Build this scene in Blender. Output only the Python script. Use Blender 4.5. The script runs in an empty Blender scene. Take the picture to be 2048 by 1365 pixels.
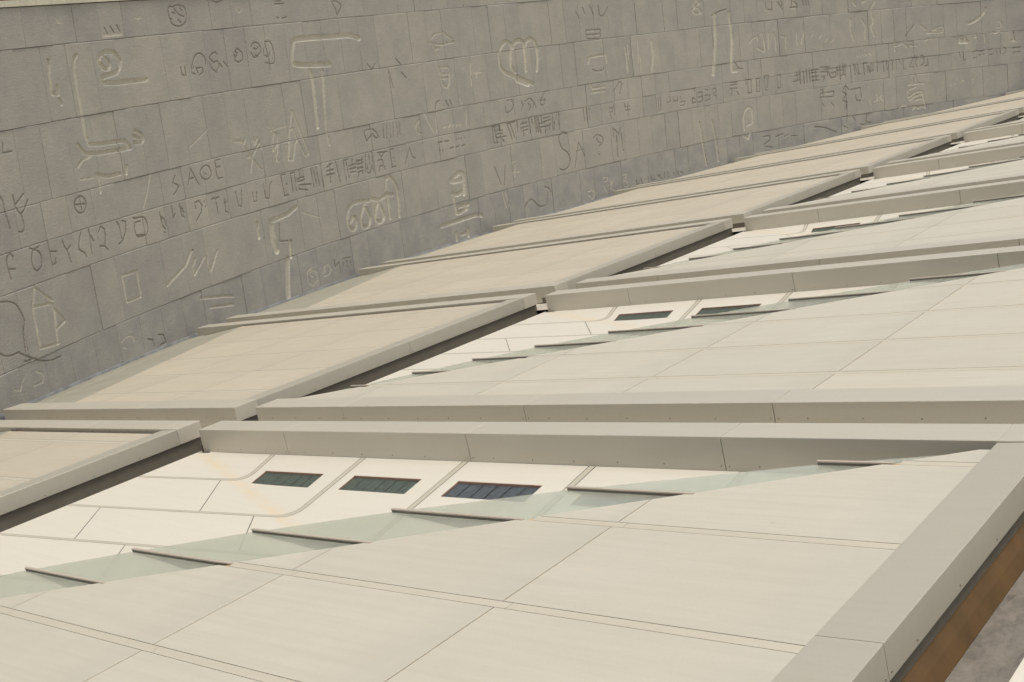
import bpy, math, random
import numpy as np
from mathutils import Matrix, Vector

random.seed(7)
rng = np.random.default_rng(7)
scene = bpy.context.scene
COL = scene.collection
R = math.radians

# ---------------------------------------------------------------- camera
cam_d = bpy.data.cameras.new("camera")
cam = bpy.data.objects.new("camera", cam_d)
COL.objects.link(cam)
cam_d.sensor_fit = 'HORIZONTAL'
cam_d.sensor_width = 36.0
cam_d.lens = 39.229
cam_d.clip_start = 0.1
cam_d.clip_end = 1000.0
_right = Vector((0.76826, 0.63104, -0.10755))
_down = Vector((0.08408, -0.26604, -0.96029))
_fwd = Vector((-0.63459, 0.72871, -0.25744))
_m = Matrix((_right, -_down, -_fwd)).transposed().to_4x4()
_m.translation = Vector((15.9059, -9.9968, 5.7220))
cam.matrix_world = _m
scene.camera = cam

# ---------------------------------------------------------------- sky, sun, exposure
SUN_EL, SUN_AZ = 78.0, -15.0         # azimuth counter-clockwise from +X
world = bpy.data.worlds.new("World")
scene.world = world
world.use_nodes = True
wn = world.node_tree.nodes
wl = world.node_tree.links
for n in list(wn):
    wn.remove(n)
w_out = wn.new("ShaderNodeOutputWorld")
w_bg = wn.new("ShaderNodeBackground")
w_sky = wn.new("ShaderNodeTexSky")
w_sky.sky_type = 'NISHITA'
w_sky.sun_disc = False
w_sky.sun_elevation = R(SUN_EL)
w_sky.sun_rotation = R(90.0 - SUN_AZ)
w_sky.altitude = 0.0
w_sky.air_density = 1.0
w_sky.dust_density = 6.0
w_sky.ozone_density = 1.0
w_hsv = wn.new("ShaderNodeHueSaturation")     # thin white overcast: little blue left
w_hsv.inputs['Saturation'].default_value = 0.25
wl.new(w_sky.outputs[0], w_hsv.inputs['Color'])
w_tint = wn.new("ShaderNodeMix")              # dusty, slightly warm haze
w_tint.data_type = 'RGBA'
w_tint.blend_type = 'MULTIPLY'
w_tint.inputs[0].default_value = 1.0
w_tint.inputs[7].default_value = (1.0, 0.982, 0.935, 1.0)
wl.new(w_hsv.outputs[0], w_tint.inputs[6])
wl.new(w_tint.outputs[2], w_bg.inputs['Color'])
w_bg.inputs['Strength'].default_value = 0.14
wl.new(w_bg.outputs[0], w_out.inputs['Surface'])

sun_d = bpy.data.lights.new("sun", 'SUN')
sun_d.energy = 1.15
sun_d.angle = R(12.0)
sun_d.color = (1.0, 0.93, 0.82)
sun = bpy.data.objects.new("sun", sun_d)
COL.objects.link(sun)
_sd = Vector((math.cos(R(SUN_AZ)) * math.cos(R(SUN_EL)), math.sin(R(SUN_AZ)) * math.cos(R(SUN_EL)), math.sin(R(SUN_EL))))
sun.rotation_euler = _sd.to_track_quat('Z', 'Y').to_euler()
sun.location = _sd * 80

vs = scene.view_settings
vs.view_transform = 'Standard'
vs.look = 'None'
vs.gamma = 1.0
vs.use_curve_mapping = False
vs.exposure = 0.0
scene.render.engine = 'CYCLES'
scene.cycles.use_denoising = True
scene.cycles.max_bounces = 7
scene.cycles.transparent_max_bounces = 16
scene.cycles.sample_clamp_indirect = 6.0

# ---------------------------------------------------------------- materials
def mat(name):
    m = bpy.data.materials.new(name)
    m.use_nodes = True
    nt = m.node_tree
    b = nt.nodes["Principled BSDF"]
    return m, nt, b

def node(nt, kind, **kw):
    n = nt.nodes.new(kind)
    for k, v in kw.items():
        if k in n.inputs:
            n.inputs[k].default_value = v
        else:
            setattr(n, k, v)
    return n

def ramp(nt, fac, stops):
    r = nt.nodes.new("ShaderNodeValToRGB")
    while len(r.color_ramp.elements) < len(stops):
        r.color_ramp.elements.new(0.5)
    for e, (p, c) in zip(r.color_ramp.elements, stops):
        e.position = p
        e.color = (c[0], c[1], c[2], 1)
    nt.links.new(fac, r.inputs['Fac'])
    return r

def mixc(nt, fac, a, b, mode='MIX'):
    m = nt.nodes.new("ShaderNodeMix")
    m.data_type = 'RGBA'
    m.blend_type = mode
    for sock, v in ((0, fac), (6, a), (7, b)):
        if isinstance(v, bpy.types.NodeSocket):
            nt.links.new(v, m.inputs[sock])
        elif sock == 0:
            m.inputs[0].default_value = v
        else:
            m.inputs[sock].default_value = (v[0], v[1], v[2], 1)
    return m.outputs[2]

def cladding(name, col, rough=0.42, metallic=0.25, vary=0.05, stain=None, grime=0.10, seam=0.0):
    """painted aluminium sheet: slight sheet-to-sheet tone, faint rolling streaks, dust and run-off marks"""
    m, nt, b = mat(name)
    L = nt.links
    geo = node(nt, "ShaderNodeNewGeometry")
    tc = node(nt, "ShaderNodeTexCoord")
    oi = node(nt, "ShaderNodeObjectInfo")
    base = ramp(nt, oi.outputs['Random'], [(0, [c * (1 - vary) for c in col]), (0.5, col), (1, [min(1, c * (1 + vary)) for c in col])])
    n1 = node(nt, "ShaderNodeTexNoise", Scale=0.55, Detail=4.0, Roughness=0.6)
    L.new(geo.outputs['Position'], n1.inputs['Vector'])
    g1 = ramp(nt, n1.outputs['Fac'], [(0.35, (0, 0, 0)), (0.75, (1, 1, 1))])
    mp = node(nt, "ShaderNodeMapping")
    mp.inputs['Scale'].default_value = (0.45, 11.0, 6.0)
    L.new(tc.outputs['Object'], mp.inputs['Vector'])
    n2 = node(nt, "ShaderNodeTexNoise", Scale=1.0, Detail=5.0, Roughness=0.65)
    L.new(mp.outputs[0], n2.inputs['Vector'])
    g2 = ramp(nt, n2.outputs['Fac'], [(0.4, (0, 0, 0)), (0.8, (1, 1, 1))])
    n3 = node(nt, "ShaderNodeTexNoise", Scale=160.0, Detail=2.0, Roughness=0.5)
    L.new(geo.outputs['Position'], n3.inputs['Vector'])
    dirt = [c * (1 - 1.6 * grime) * k for c, k in zip(col, (1.0, 0.985, 0.95))]
    c = mixc(nt, 0.0, base.outputs[0], dirt)
    cm = nt.nodes[-1]
    mth = node(nt, "ShaderNodeMath", operation='MULTIPLY')
    L.new(g1.outputs[0], mth.inputs[0]); mth.inputs[1].default_value = 0.45
    L.new(mth.outputs[0], cm.inputs[0])
    m2 = node(nt, "ShaderNodeMath", operation='MULTIPLY')
    L.new(g2.outputs[0], m2.inputs[0]); m2.inputs[1].default_value = 0.45
    c = mixc(nt, m2.outputs[0], c, dirt)
    sp = ramp(nt, n3.outputs['Fac'], [(0.3, (0.94, 0.94, 0.94)), (0.7, (1.05, 1.05, 1.05))])
    c = mixc(nt, 1.0, c, sp.outputs[0], 'MULTIPLY')
    if seam > 0:
        vo = node(nt, "ShaderNodeTexVoronoi", Scale=2.3)
        L.new(geo.outputs['Position'], vo.inputs['Vector'])
        vr = ramp(nt, vo.outputs['Distance'], [(0.035, (0.5, 0.5, 0.5)), (0.075, (0, 0, 0))])
        sc_ = node(nt, "ShaderNodeSeparateColor")
        L.new(vo.outputs['Color'], sc_.inputs[0])
        vg = node(nt, "ShaderNodeMath", operation='GREATER_THAN'); L.new(sc_.outputs[0], vg.inputs[0]); vg.inputs[1].default_value = 0.86
        vm = node(nt, "ShaderNodeMath", operation='MULTIPLY'); L.new(vr.outputs[0], vm.inputs[0]); L.new(vg.outputs[0], vm.inputs[1])
        c = mixc(nt, vm.outputs[0], c, [col[0] * 0.72, col[1] * 0.70, col[2] * 0.66])
        sx = node(nt, "ShaderNodeSeparateXYZ")
        L.new(tc.outputs['Generated'], sx.inputs[0])
        e1 = ramp(nt, sx.outputs['X'], [(0.72, (0, 0, 0)), (1.0, (1, 1, 1))])
        n6 = node(nt, "ShaderNodeTexNoise", Scale=1.1, Detail=5.0, Roughness=0.7)
        L.new(geo.outputs['Position'], n6.inputs['Vector'])
        e2 = ramp(nt, n6.outputs['Fac'], [(0.3, (0.1, 0.1, 0.1)), (0.7, (seam, seam, seam))])
        m6 = node(nt, "ShaderNodeMath", operation='MULTIPLY')
        L.new(e1.outputs[0], m6.inputs[0]); L.new(e2.outputs[0], m6.inputs[1])
        c = mixc(nt, m6.outputs[0], c, [col[0] * 0.80, col[1] * 0.815, col[2] * 0.83])
    if stain is not None:
        at = node(nt, "ShaderNodeAttribute", attribute_name="stain")
        n4 = node(nt, "ShaderNodeTexNoise", Scale=5.0, Detail=4.0)
        L.new(geo.outputs['Position'], n4.inputs['Vector'])
        m4 = node(nt, "ShaderNodeMath", operation='MULTIPLY')
        L.new(at.outputs['Fac'], m4.inputs[0])
        g4 = ramp(nt, n4.outputs['Fac'], [(0.3, (0.15, 0.15, 0.15)), (0.65, (1, 1, 1))])
        L.new(g4.outputs[0], m4.inputs[1])
        c = mixc(nt, m4.outputs[0], c, stain)
    L.new(c, b.inputs['Base Color'])
    b.inputs['Metallic'].default_value = metallic
    rr = ramp(nt, n1.outputs['Fac'], [(0.3, (rough - .06,) * 3), (0.75, (rough + .1,) * 3)])
    L.new(rr.outputs[0], b.inputs['Roughness'])
    bm_ = node(nt, "ShaderNodeBump", Strength=0.10, Distance=0.02)
    n5 = node(nt, "ShaderNodeTexNoise", Scale=1.4, Detail=2.0)
    L.new(geo.outputs['Position'], n5.inputs['Vector'])
    L.new(n5.outputs['Fac'], bm_.inputs['Height'])
    L.new(bm_.outputs[0], b.inputs['Normal'])
    return m

def flat(name, col, rough=0.6, metallic=0.0, noise=0.15, scale=6.0, spec=0.5):
    m, nt, b = mat(name)
    geo = node(nt, "ShaderNodeNewGeometry")
    n1 = node(nt, "ShaderNodeTexNoise", Scale=scale, Detail=5.0, Roughness=0.6)
    nt.links.new(geo.outputs['Position'], n1.inputs['Vector'])
    r = ramp(nt, n1.outputs['Fac'], [(0.3, [c * (1 - noise) for c in col]), (0.7, [min(1, c * (1 + noise)) for c in col])])
    nt.links.new(r.outputs[0], b.inputs['Base Color'])
    b.inputs['Roughness'].default_value = rough
    b.inputs['Metallic'].default_value = metallic
    b.inputs['Specular IOR Level'].default_value = spec
    return m

def granite(name, col, damp=False, vary=0.08, bump=0.8):
    m, nt, b = mat(name)
    L = nt.links
    geo = node(nt, "ShaderNodeNewGeometry")
    oi = node(nt, "ShaderNodeObjectInfo")
    at = node(nt, "ShaderNodeAttribute", attribute_name="tone")
    add = node(nt, "ShaderNodeMath", operation='ADD')
    L.new(at.outputs['Fac'], add.inputs[0]); add.inputs[1].default_value = 0.0
    base = ramp(nt, add.outputs[0], [(0, [c * (1 - vary) * k for c, k in zip(col, (0.995, 1.0, 1.012))]), (0.5, col), (1, [c * (1 + vary) * k for c, k in zip(col, (1.01, 1.0, 0.975))])])
    # drifting cloudy tone, then short diagonal tooling streaks, then crystal speckle
    n1 = node(nt, "ShaderNodeTexNoise", Scale=0.9, Detail=5.0, Roughness=0.65)
    L.new(geo.outputs['Position'], n1.inputs['Vector'])
    g1 = ramp(nt, n1.outputs['Fac'], [(0.3, (0.90, 0.90, 0.91)), (0.7, (1.08, 1.07, 1.05))])
    c = mixc(nt, 1.0, base.outputs[0], g1.outputs[0], 'MULTIPLY')
    mp = node(nt, "ShaderNodeMapping")
    mp.inputs['Rotation'].default_value = (0.5, 0.35, 0.2)
    mp.inputs['Scale'].default_value = (5.0, 5.0, 22.0)
    L.new(geo.outputs['Position'], mp.inputs['Vector'])
    n2 = node(nt, "ShaderNodeTexNoise", Scale=1.0, Detail=6.0, Roughness=0.7)
    L.new(mp.outputs[0], n2.inputs['Vector'])
    g2 = ramp(nt, n2.outputs['Fac'], [(0.3, (0.92, 0.92, 0.92)), (0.7, (1.07, 1.07, 1.06))])
    c = mixc(nt, 1.0, c, g2.outputs[0], 'MULTIPLY')
    n3 = node(nt, "ShaderNodeTexNoise", Scale=45.0, Detail=3.0, Roughness=0.6)
    L.new(geo.outputs['Position'], n3.inputs['Vector'])
    g3 = ramp(nt, n3.outputs['Fac'], [(0.3, (0.88, 0.88, 0.88)), (0.7, (1.1, 1.1, 1.1))])
    c = mixc(nt, 1.0, c, g3.outputs[0], 'MULTIPLY')
    if damp:
        n4 = node(nt, "ShaderNodeTexNoise", Scale=1.6, Detail=5.0, Roughness=0.6)
        L.new(geo.outputs['Position'], n4.inputs['Vector'])
        g4 = ramp(nt, n4.outputs['Fac'], [(0.42, (0, 0, 0)), (0.68, (0.6, 0.6, 0.6))])
        c = mixc(nt, g4.outputs[0], c, [col[0] * 0.74, col[1] * 0.76, col[2] * 0.82])
    L.new(c, b.inputs['Base Color'])
    b.inputs['Roughness'].default_value = 0.82
    b.inputs['Specular IOR Level'].default_value = 0.25
    mx = node(nt, "ShaderNodeMath", operation='ADD')
    L.new(n2.outputs['Fac'], mx.inputs[0])
    L.new(n3.outputs['Fac'], mx.inputs[1])
    bp = node(nt, "ShaderNodeBump", Strength=bump, Distance=0.02)
    L.new(mx.outputs[0], bp.inputs['Height'])
    L.new(bp.outputs[0], b.inputs['Normal'])
    return m

def glass_canopy(name):
    """green laminated glass with a film of dust"""
    m, nt, b = mat(name)
    L = nt.links
    nt.nodes.remove(b)
    out = nt.nodes["Material Output"]
    geo = node(nt, "ShaderNodeNewGeometry")
    tr = node(nt, "ShaderNodeBsdfTransparent"); tr.inputs[0].default_value = (0.93, 0.95, 0.91, 1)
    df = node(nt, "ShaderNodeBsdfDiffuse"); df.inputs[0].default_value = (0.74, 0.74, 0.66, 1)
    gl = node(nt, "ShaderNodeBsdfGlossy"); gl.inputs['Roughness'].default_value = 0.12; gl.inputs[0].default_value = (0.9, 0.95, 0.92, 1)
    n1 = node(nt, "ShaderNodeTexNoise", Scale=2.5, Detail=6.0, Roughness=0.7)
    L.new(geo.outputs['Position'], n1.inputs['Vector'])
    r = ramp(nt, n1.outputs['Fac'], [(0.3, (0.20,) * 3), (0.7, (0.30,) * 3)])
    m1 = node(nt, "ShaderNodeMixShader")
    L.new(r.outputs[0], m1.inputs[0]); L.new(tr.outputs[0], m1.inputs[1]); L.new(df.outputs[0], m1.inputs[2])
    fr = node(nt, "ShaderNodeFresnel", IOR=1.45)
    fm = node(nt, "ShaderNodeMath", operation='MULTIPLY'); L.new(fr.outputs[0], fm.inputs[0]); fm.inputs[1].default_value = 0.6
    m2 = node(nt, "ShaderNodeMixShader")
    L.new(fm.outputs[0], m2.inputs[0]); L.new(m1.outputs[0], m2.inputs[1]); L.new(gl.outputs[0], m2.inputs[2])
    L.new(m2.outputs[0], out.inputs['Surface'])
    return m

CREAM = (0.625, 0.592, 0.503)
M = {}
M['panel'] = cladding("cream_cladding", CREAM, 0.45, 0.15, 0.035, grime=0.14, seam=0.75)
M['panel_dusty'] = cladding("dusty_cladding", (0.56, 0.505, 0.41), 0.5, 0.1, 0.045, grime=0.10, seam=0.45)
M['beam'] = cladding("beam_cladding", (0.575, 0.543, 0.465), 0.40, 0.25, 0.025, grime=0.06)
M['side_beam'] = cladding("side_beam_cladding", (0.475, 0.45, 0.382), 0.42, 0.2, 0.02, grime=0.06)
M['bounce_tray'] = flat("bounce_gutter_tray", (0.55, 0.51, 0.43), 0.5, 0.1, 0.1, 2.0)  # unseen tray, made pale to bounce light onto the lower fascias
M['pocket'] = cladding("pocket_cladding", (0.735, 0.70, 0.62), 0.36, 0.12, 0.015, stain=(0.74, 0.62, 0.44), grime=0.06)
M['strip'] = cladding("joint_strip_paint", (0.60, 0.56, 0.465), 0.45, 0.15, 0.01)
M['cap'] = cladding("bracket_paint", (0.55, 0.48, 0.41), 0.5, 0.2, 0.03)
M['web'] = flat("bracket_web_steel", (0.10, 0.11, 0.10), 0.6)
M['sub'] = flat("joint_sealant", (0.52, 0.33, 0.15), 0.85)
M['gasket'] = flat("strip_gasket", (0.20, 0.165, 0.12), 0.8)
M['core'] = flat("beam_core_dark", (0.15, 0.135, 0.11), 0.8)
M['skirt'] = flat("beam_skirt_grey", (0.14, 0.125, 0.098), 0.65, 0.0, 0.12, 3.0)
M['screw'] = flat("screw_steel", (0.24, 0.21, 0.17), 0.5, 0.6)
M['glass'] = glass_canopy("green_dusty_glass")
M['brown'] = flat("brown_gutter_strip", (0.105, 0.058, 0.019), 0.7, 0.0, 0.25, 2.5)
M['flash'] = cladding("wall_side_flashing", (0.40, 0.385, 0.315), 0.5, 0.1, 0.03, grime=0.12)
M['lead'] = flat("lead_flashing", (0.30, 0.31, 0.325), 0.6, 0.2, 0.3, 3.0)
M['granite'] = granite("grey_granite", (0.395, 0.384, 0.355))
M['granite_damp'] = granite("grey_granite_damp", (0.39, 0.38, 0.355), True)
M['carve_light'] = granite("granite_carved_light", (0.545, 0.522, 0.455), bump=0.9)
M['carve_dark'] = granite("granite_carved_dark", (0.285, 0.27, 0.235), bump=0.6)  # narrow cuts: groove dirt plus the shade of deep strokes, darkened into the colour
M['mortar'] = flat("dark_joint_mortar", (0.07, 0.063, 0.055), 0.95)  # dark mortar colour of the bed in the open joints
M['coping'] = granite("pale_coping_stone", (0.62, 0.60, 0.49), bump=0.15)
M['pink'] = flat("pink_parapet", (0.45, 0.27, 0.24), 0.8)
M['red'] = flat("dark_red_band", (0.20, 0.06, 0.05), 0.7)

def win_glass(name, col):
    m, nt, b = mat(name)
    geo = node(nt, "ShaderNodeNewGeometry")
    n1 = node(nt, "ShaderNodeTexNoise", Scale=14.0, Detail=6.0, Roughness=0.7)
    nt.links.new(geo.outputs['Position'], n1.inputs['Vector'])
    r = ramp(nt, n1.outputs['Fac'], [(0.35, [c * 0.75 for c in col]), (0.7, [c * 1.5 for c in col])])
    nt.links.new(r.outputs[0], b.inputs['Base Color'])
    b.inputs['Roughness'].default_value = 0.28
    b.inputs['Specular IOR Level'].default_value = 0.45
    return m
M['win_green'] = win_glass("slit_window_green", (0.06, 0.082, 0.068))
M['win_blue'] = win_glass("slit_window_blue", (0.062, 0.075, 0.088))
M['win_frame'] = flat("slit_window_frame", (0.33, 0.21, 0.15), 0.6)
def gutter_mat():
    m, nt, b = mat("grey_gutter_membrane")
    geo = node(nt, "ShaderNodeNewGeometry")
    mp = node(nt, "ShaderNodeMapping"); mp.inputs['Scale'].default_value = (6.0, 4.0, 4.0)
    nt.links.new(geo.outputs['Position'], mp.inputs['Vector'])
    n1 = node(nt, "ShaderNodeTexNoise", Scale=1.0, Detail=8.0, Roughness=0.75, Distortion=0.35)
    nt.links.new(mp.outputs[0], n1.inputs['Vector'])
    r = ramp(nt, n1.outputs['Fac'], [(0.3, (0.10, 0.09, 0.078)), (0.5, (0.20, 0.18, 0.155)), (0.72, (0.27, 0.245, 0.215))])
    nt.links.new(r.outputs[0], b.inputs['Base Color'])
    b.inputs['Roughness'].default_value = 0.55
    return m
M['gutter'] = gutter_mat()
M['pale_green'] = flat("pale_green_upstand", (0.55, 0.60, 0.52), 0.5)

# ---------------------------------------------------------------- mesh helpers
def link(name, me, parent=None, material=None):
    o = bpy.data.objects.new(name, me)
    COL.objects.link(o)
    if parent is not None:
        o.parent = parent
    if material is not None and me is not None:
        me.materials.append(material)
    return o

def mesh(name, verts, faces, smooth=False):
    me = bpy.data.meshes.new(name)
    me.from_pydata([tuple(v) for v in verts], [], [tuple(f) for f in faces])
    if smooth:
        me.shade_smooth()
    me.update()
    return me

def tag(o, label=None, cat=None, group=None, kind=None):
    for k, v in (("label", label), ("category", cat), ("group", group), ("kind", kind)):
        if v:
            o[k] = v
    return o

def box(x0, x1, y0, y1, z0, z1):
    v = [(x0, y0, z0), (x1, y0, z0), (x1, y1, z0), (x0, y1, z0), (x0, y0, z1), (x1, y0, z1), (x1, y1, z1), (x0, y1, z1)]
    f = [(0, 3, 2, 1), (4, 5, 6, 7), (0, 1, 5, 4), (1, 2, 6, 5), (2, 3, 7, 6), (3, 0, 4, 7)]
    return v, f

def cbox(x0, x1, y0, y1, z0, z1, c=0.006):
    """box whose top edges carry a small folded chamfer"""
    v = [(x0, y0, z0), (x1, y0, z0), (x1, y1, z0), (x0, y1, z0),
         (x0, y0, z1 - c), (x1, y0, z1 - c), (x1, y1, z1 - c), (x0, y1, z1 - c),
         (x0 + c, y0 + c, z1), (x1 - c, y0 + c, z1), (x1 - c, y1 - c, z1), (x0 + c, y1 - c, z1)]
    f = [(0, 3, 2, 1), (8, 9, 10, 11)]
    for a in range(4):
        b = (a + 1) % 4
        f += [(a, b, 4 + b, 4 + a), (4 + a, 4 + b, 8 + b, 8 + a)]
    return v, f

def prism(poly, z0, z1):
    n = len(poly)
    v = [(x, y, z0) for x, y in poly] + [(x, y, z1) for x, y in poly]
    f = [tuple(range(n - 1, -1, -1)), tuple(range(n, 2 * n))]
    for i in range(n):
        j = (i + 1) % n
        f.append((i, j, n + j, n + i))
    return v, f

def clip(poly, a, b, c):
    """keep the part of a convex polygon where a*x + b*y <= c"""
    out = []
    n = len(poly)
    for i in range(n):
        p, q = poly[i], poly[(i + 1) % n]
        dp, dq = a * p[0] + b * p[1] - c, a * q[0] + b * q[1] - c
        if dp <= 0:
            out.append(p)
        if dp * dq < 0:
            t = dp / (dp - dq)
            out.append((p[0] + t * (q[0] - p[0]), p[1] + t * (q[1] - p[1])))
    return out

def area(poly):
    return 0.5 * abs(sum(poly[i][0] * poly[(i + 1) % len(poly)][1] - poly[(i + 1) % len(poly)][0] * poly[i][1] for i in range(len(poly))))

def copy_tree(o, parent=None, skip=()):
    c = o.copy()
    COL.objects.link(c)
    c.parent = parent
    for ch in list(o.children):
        if ch.name.split('.')[0] not in skip:
            copy_tree(ch, c, skip)
    return c

# ================================================================ THE ROOF
# The tilted roof is a grid of bays.  u runs across (local X), v up the grid (local Y), z off the roof plane.
BETA = math.atan(0.135)
ROOF = Matrix.Rotation(-BETA, 4, 'Y')
CB, SB = math.cos(BETA), math.sin(BETA)
DU, DV = 14.18, 9.6                      # bay pitch
U_R, U_RI = 13.50, 13.03                 # right beam: outer and inner edge
V_B, V_BI = -8.378, -7.87                # lower beam: outer and inner edge
V_T = 0.479                              # upper beam: 0 .. V_T
UJ = [2.05, 4.80, 7.58, 10.36]           # seams across u
VS = [-0.58, -2.38, -4.05, -5.62, -7.12] # double-line joint strips
BEAM_J = [2.33, 6.26, 10.12]
FZ = -0.40                               # fascia depth
PZ = -0.022                              # panel level
WCX, WCY, WR = 41.9129, 31.4954, 60.7534 # the round wall (world XY)

def E(v):                                # free edge of the raised panel (the eyelid's diagonal)
    return 12.26 + 1.645 * (v + 0.60)

def wall_u(v, z=0.0):                    # where the round wall meets the roof, in roof coordinates
    return (WCX - math.sqrt(WR * WR - (v - WCY) ** 2) + SB * z) / CB

_sv = []
_sf = []
for k in range(8):
    a = k * math.pi / 4
    _sv += [(0.011 * math.cos(a), 0.0, 0.011 * math.sin(a)), (0.008 * math.cos(a), -0.005, 0.008 * math.sin(a))]
for k in range(8):
    i, j = 2 * k, 2 * ((k + 1) % 8)
    _sf.append((i, j, j + 1, i + 1))
_sf.append(tuple(range(1, 16, 2)))
SCREW_V = mesh("screw", _sv, _sf)                                        # head looks towards -v
SCREW_U = mesh("screw", [(-y, x, z) for x, y, z in _sv], _sf)            # head looks towards +u
SCREW_V.materials.append(M['screw'])
SCREW_U.materials.append(M['screw'])

def screws_v(parent, u0, u1, v, z, step=0.66):
    xs = [u0 + 0.05]
    x = u0 + 0.42
    while x < u1 - 0.25:
        xs.append(x)
        x += step
    xs.append(u1 - 0.05)
    for x in xs:
        o = link("screw", SCREW_V, parent)
        o.location = (x, v, z + random.uniform(-0.006, 0.006))

def screws_u(parent, v0, v1, u, z, step=0.85):
    xs = [v0 + 0.05]
    x = v0 + 0.5
    while x < v1 - 0.25:
        xs.append(x)
        x += step
    xs.append(v1 - 0.05)
    for x in xs:
        o = link("screw", SCREW_U, parent)
        o.location = (u, x, z + random.uniform(-0.006, 0.006))

def slab(name, parent, poly, zt, th, material):
    v, f = prism(poly, zt - th, zt)
    return link(name, mesh(name, v, f), parent, material)

def u_beam(root, u0, u1, v0, v1, screw_z, screws=True):
    """box beam along u, clad in folded covers with open seams"""
    uc = u1 - (U_R - U_RI)
    cuts = [u0] + [j for j in BEAM_J if u0 + 0.3 < j < u1 - 0.3] + [uc, u1]
    for a, b in zip(cuts, cuts[1:]):
        ga = 0.0 if a == u0 else (0.0005 if a == uc else 0.005)
        gb = 0.0 if b == u1 else (0.0005 if b == uc else 0.005)
        v, f = cbox(a + ga, b - gb, v0, v1, FZ if b != u1 else -0.275, 0.0)
        o = link("beam_cover", mesh("beam_cover", v, f), root, M['beam'])
        if screws:
            screws_v(o, a, b, v0 + 0.001, screw_z)
    v, f = box(u0 + 0.03, uc - 0.03, v0 + 0.02, v1 - 0.02, -0.60, -0.02)
    link("beam_core", mesh("beam_core", v, f), root, M['core'])

def right_beam(root, screws=True):
    """beam along v: its cover folds gently up from the panel, then over and down as a fascia"""
    prof = [(U_RI, PZ + 0.001), (U_R - 0.006, -0.008), (U_R, -0.014), (U_R, -0.275), (U_RI, -0.275)]
    cuts = [V_BI + 0.002, -3.85, -0.006]
    for a, b in zip(cuts, cuts[1:]):
        a2 = a if a == cuts[0] else a + 0.003
        b2 = b if b == cuts[-1] else b - 0.003
        n = len(prof)
        v = [(x, a2, z) for x, z in prof] + [(x, b2, z) for x, z in prof]
        f = [(i, (i + 1) % n, n + (i + 1) % n, n + i) for i in range(n)] + [tuple(range(n - 1, -1, -1)), tuple(range(n, 2 * n))]
        o = link("side_beam_cover", mesh("side_beam_cover", v, f), root, M['side_beam'])
        if screws:
            screws_u(o, a, b, U_R - 0.001, -0.235)
    v, f = box(U_RI + 0.02, U_R - 0.045, V_B + 0.01, V_T - 0.01, -0.64, -0.05)
    link("beam_skirt", mesh("beam_skirt", v, f), root, M['skirt'])

def panels(root, region, uj, vs, strip_u0, strip_u1, zt=PZ, material='panel'):
    """the sheets of one raised field, split at the seams; region is a list of half-planes"""
    ub = [-60.0] + uj + [60.0]
    vb = [-60.0] + sorted(vs) + [60.0]
    g = 0.0068
    for a, b in zip(ub, ub[1:]):
        for c, d in zip(vb, vb[1:]):
            poly = [(a + g, c + 0.058), (b - g, c + 0.058), (b - g, d - 0.058), (a + g, d - 0.058)]
            for h in region:
                poly = clip(poly, *h)
                if len(poly) < 3:
                    break
            if len(poly) >= 3 and area(poly) > 0.02:
                slab("roof_panel", root, poly, zt, 0.012, M[material])
    for s in vs:
        u0, u1 = strip_u0(s), strip_u1
        cuts = [u0]
        for j in uj:
            if u0 + 0.5 < j + 0.12 < u1 - 0.3:
                cuts.append(j + 0.12)
        cuts.append(u1)
        for a, b in zip(cuts, cuts[1:]):
            v, f = box(a, b - (0.006 if b != u1 else 0), s - 0.050, s + 0.050, zt - 0.03, zt - 0.001)
            o = link("joint_strip", mesh("joint_strip", v, f), root, M['strip'])
            v, f = box(a, b, s - 0.0585, s + 0.0585, zt - 0.031, zt - 0.0105)
            link("gasket", mesh("gasket", v, f), o, M['gasket'])

# ---- the sunken eye pocket --------------------------------------------------
def zA(u): return -0.385 - 0.065 * u
def zB(v): return -0.395 + 0.17 * v
def zP(u, v, k=0.05):
    a, b = zA(u), zB(v)
    h = max(k - abs(a - b), 0.0) / k
    return max(a, b) + h * h * k * 0.25

S_V0 = [-0.06, -1.21, -2.44, -3.58, -4.75, -5.92, -7.08, -8.25]
S_UT = [0.10, 1.94, 4.10, 6.16, 8.28, 10.35, 12.35, 13.9]

def lerp(L, x):
    k = min(int(x), len(L) - 2)
    return L[k] + (L[k + 1] - L[k]) * (x - k)

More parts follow.
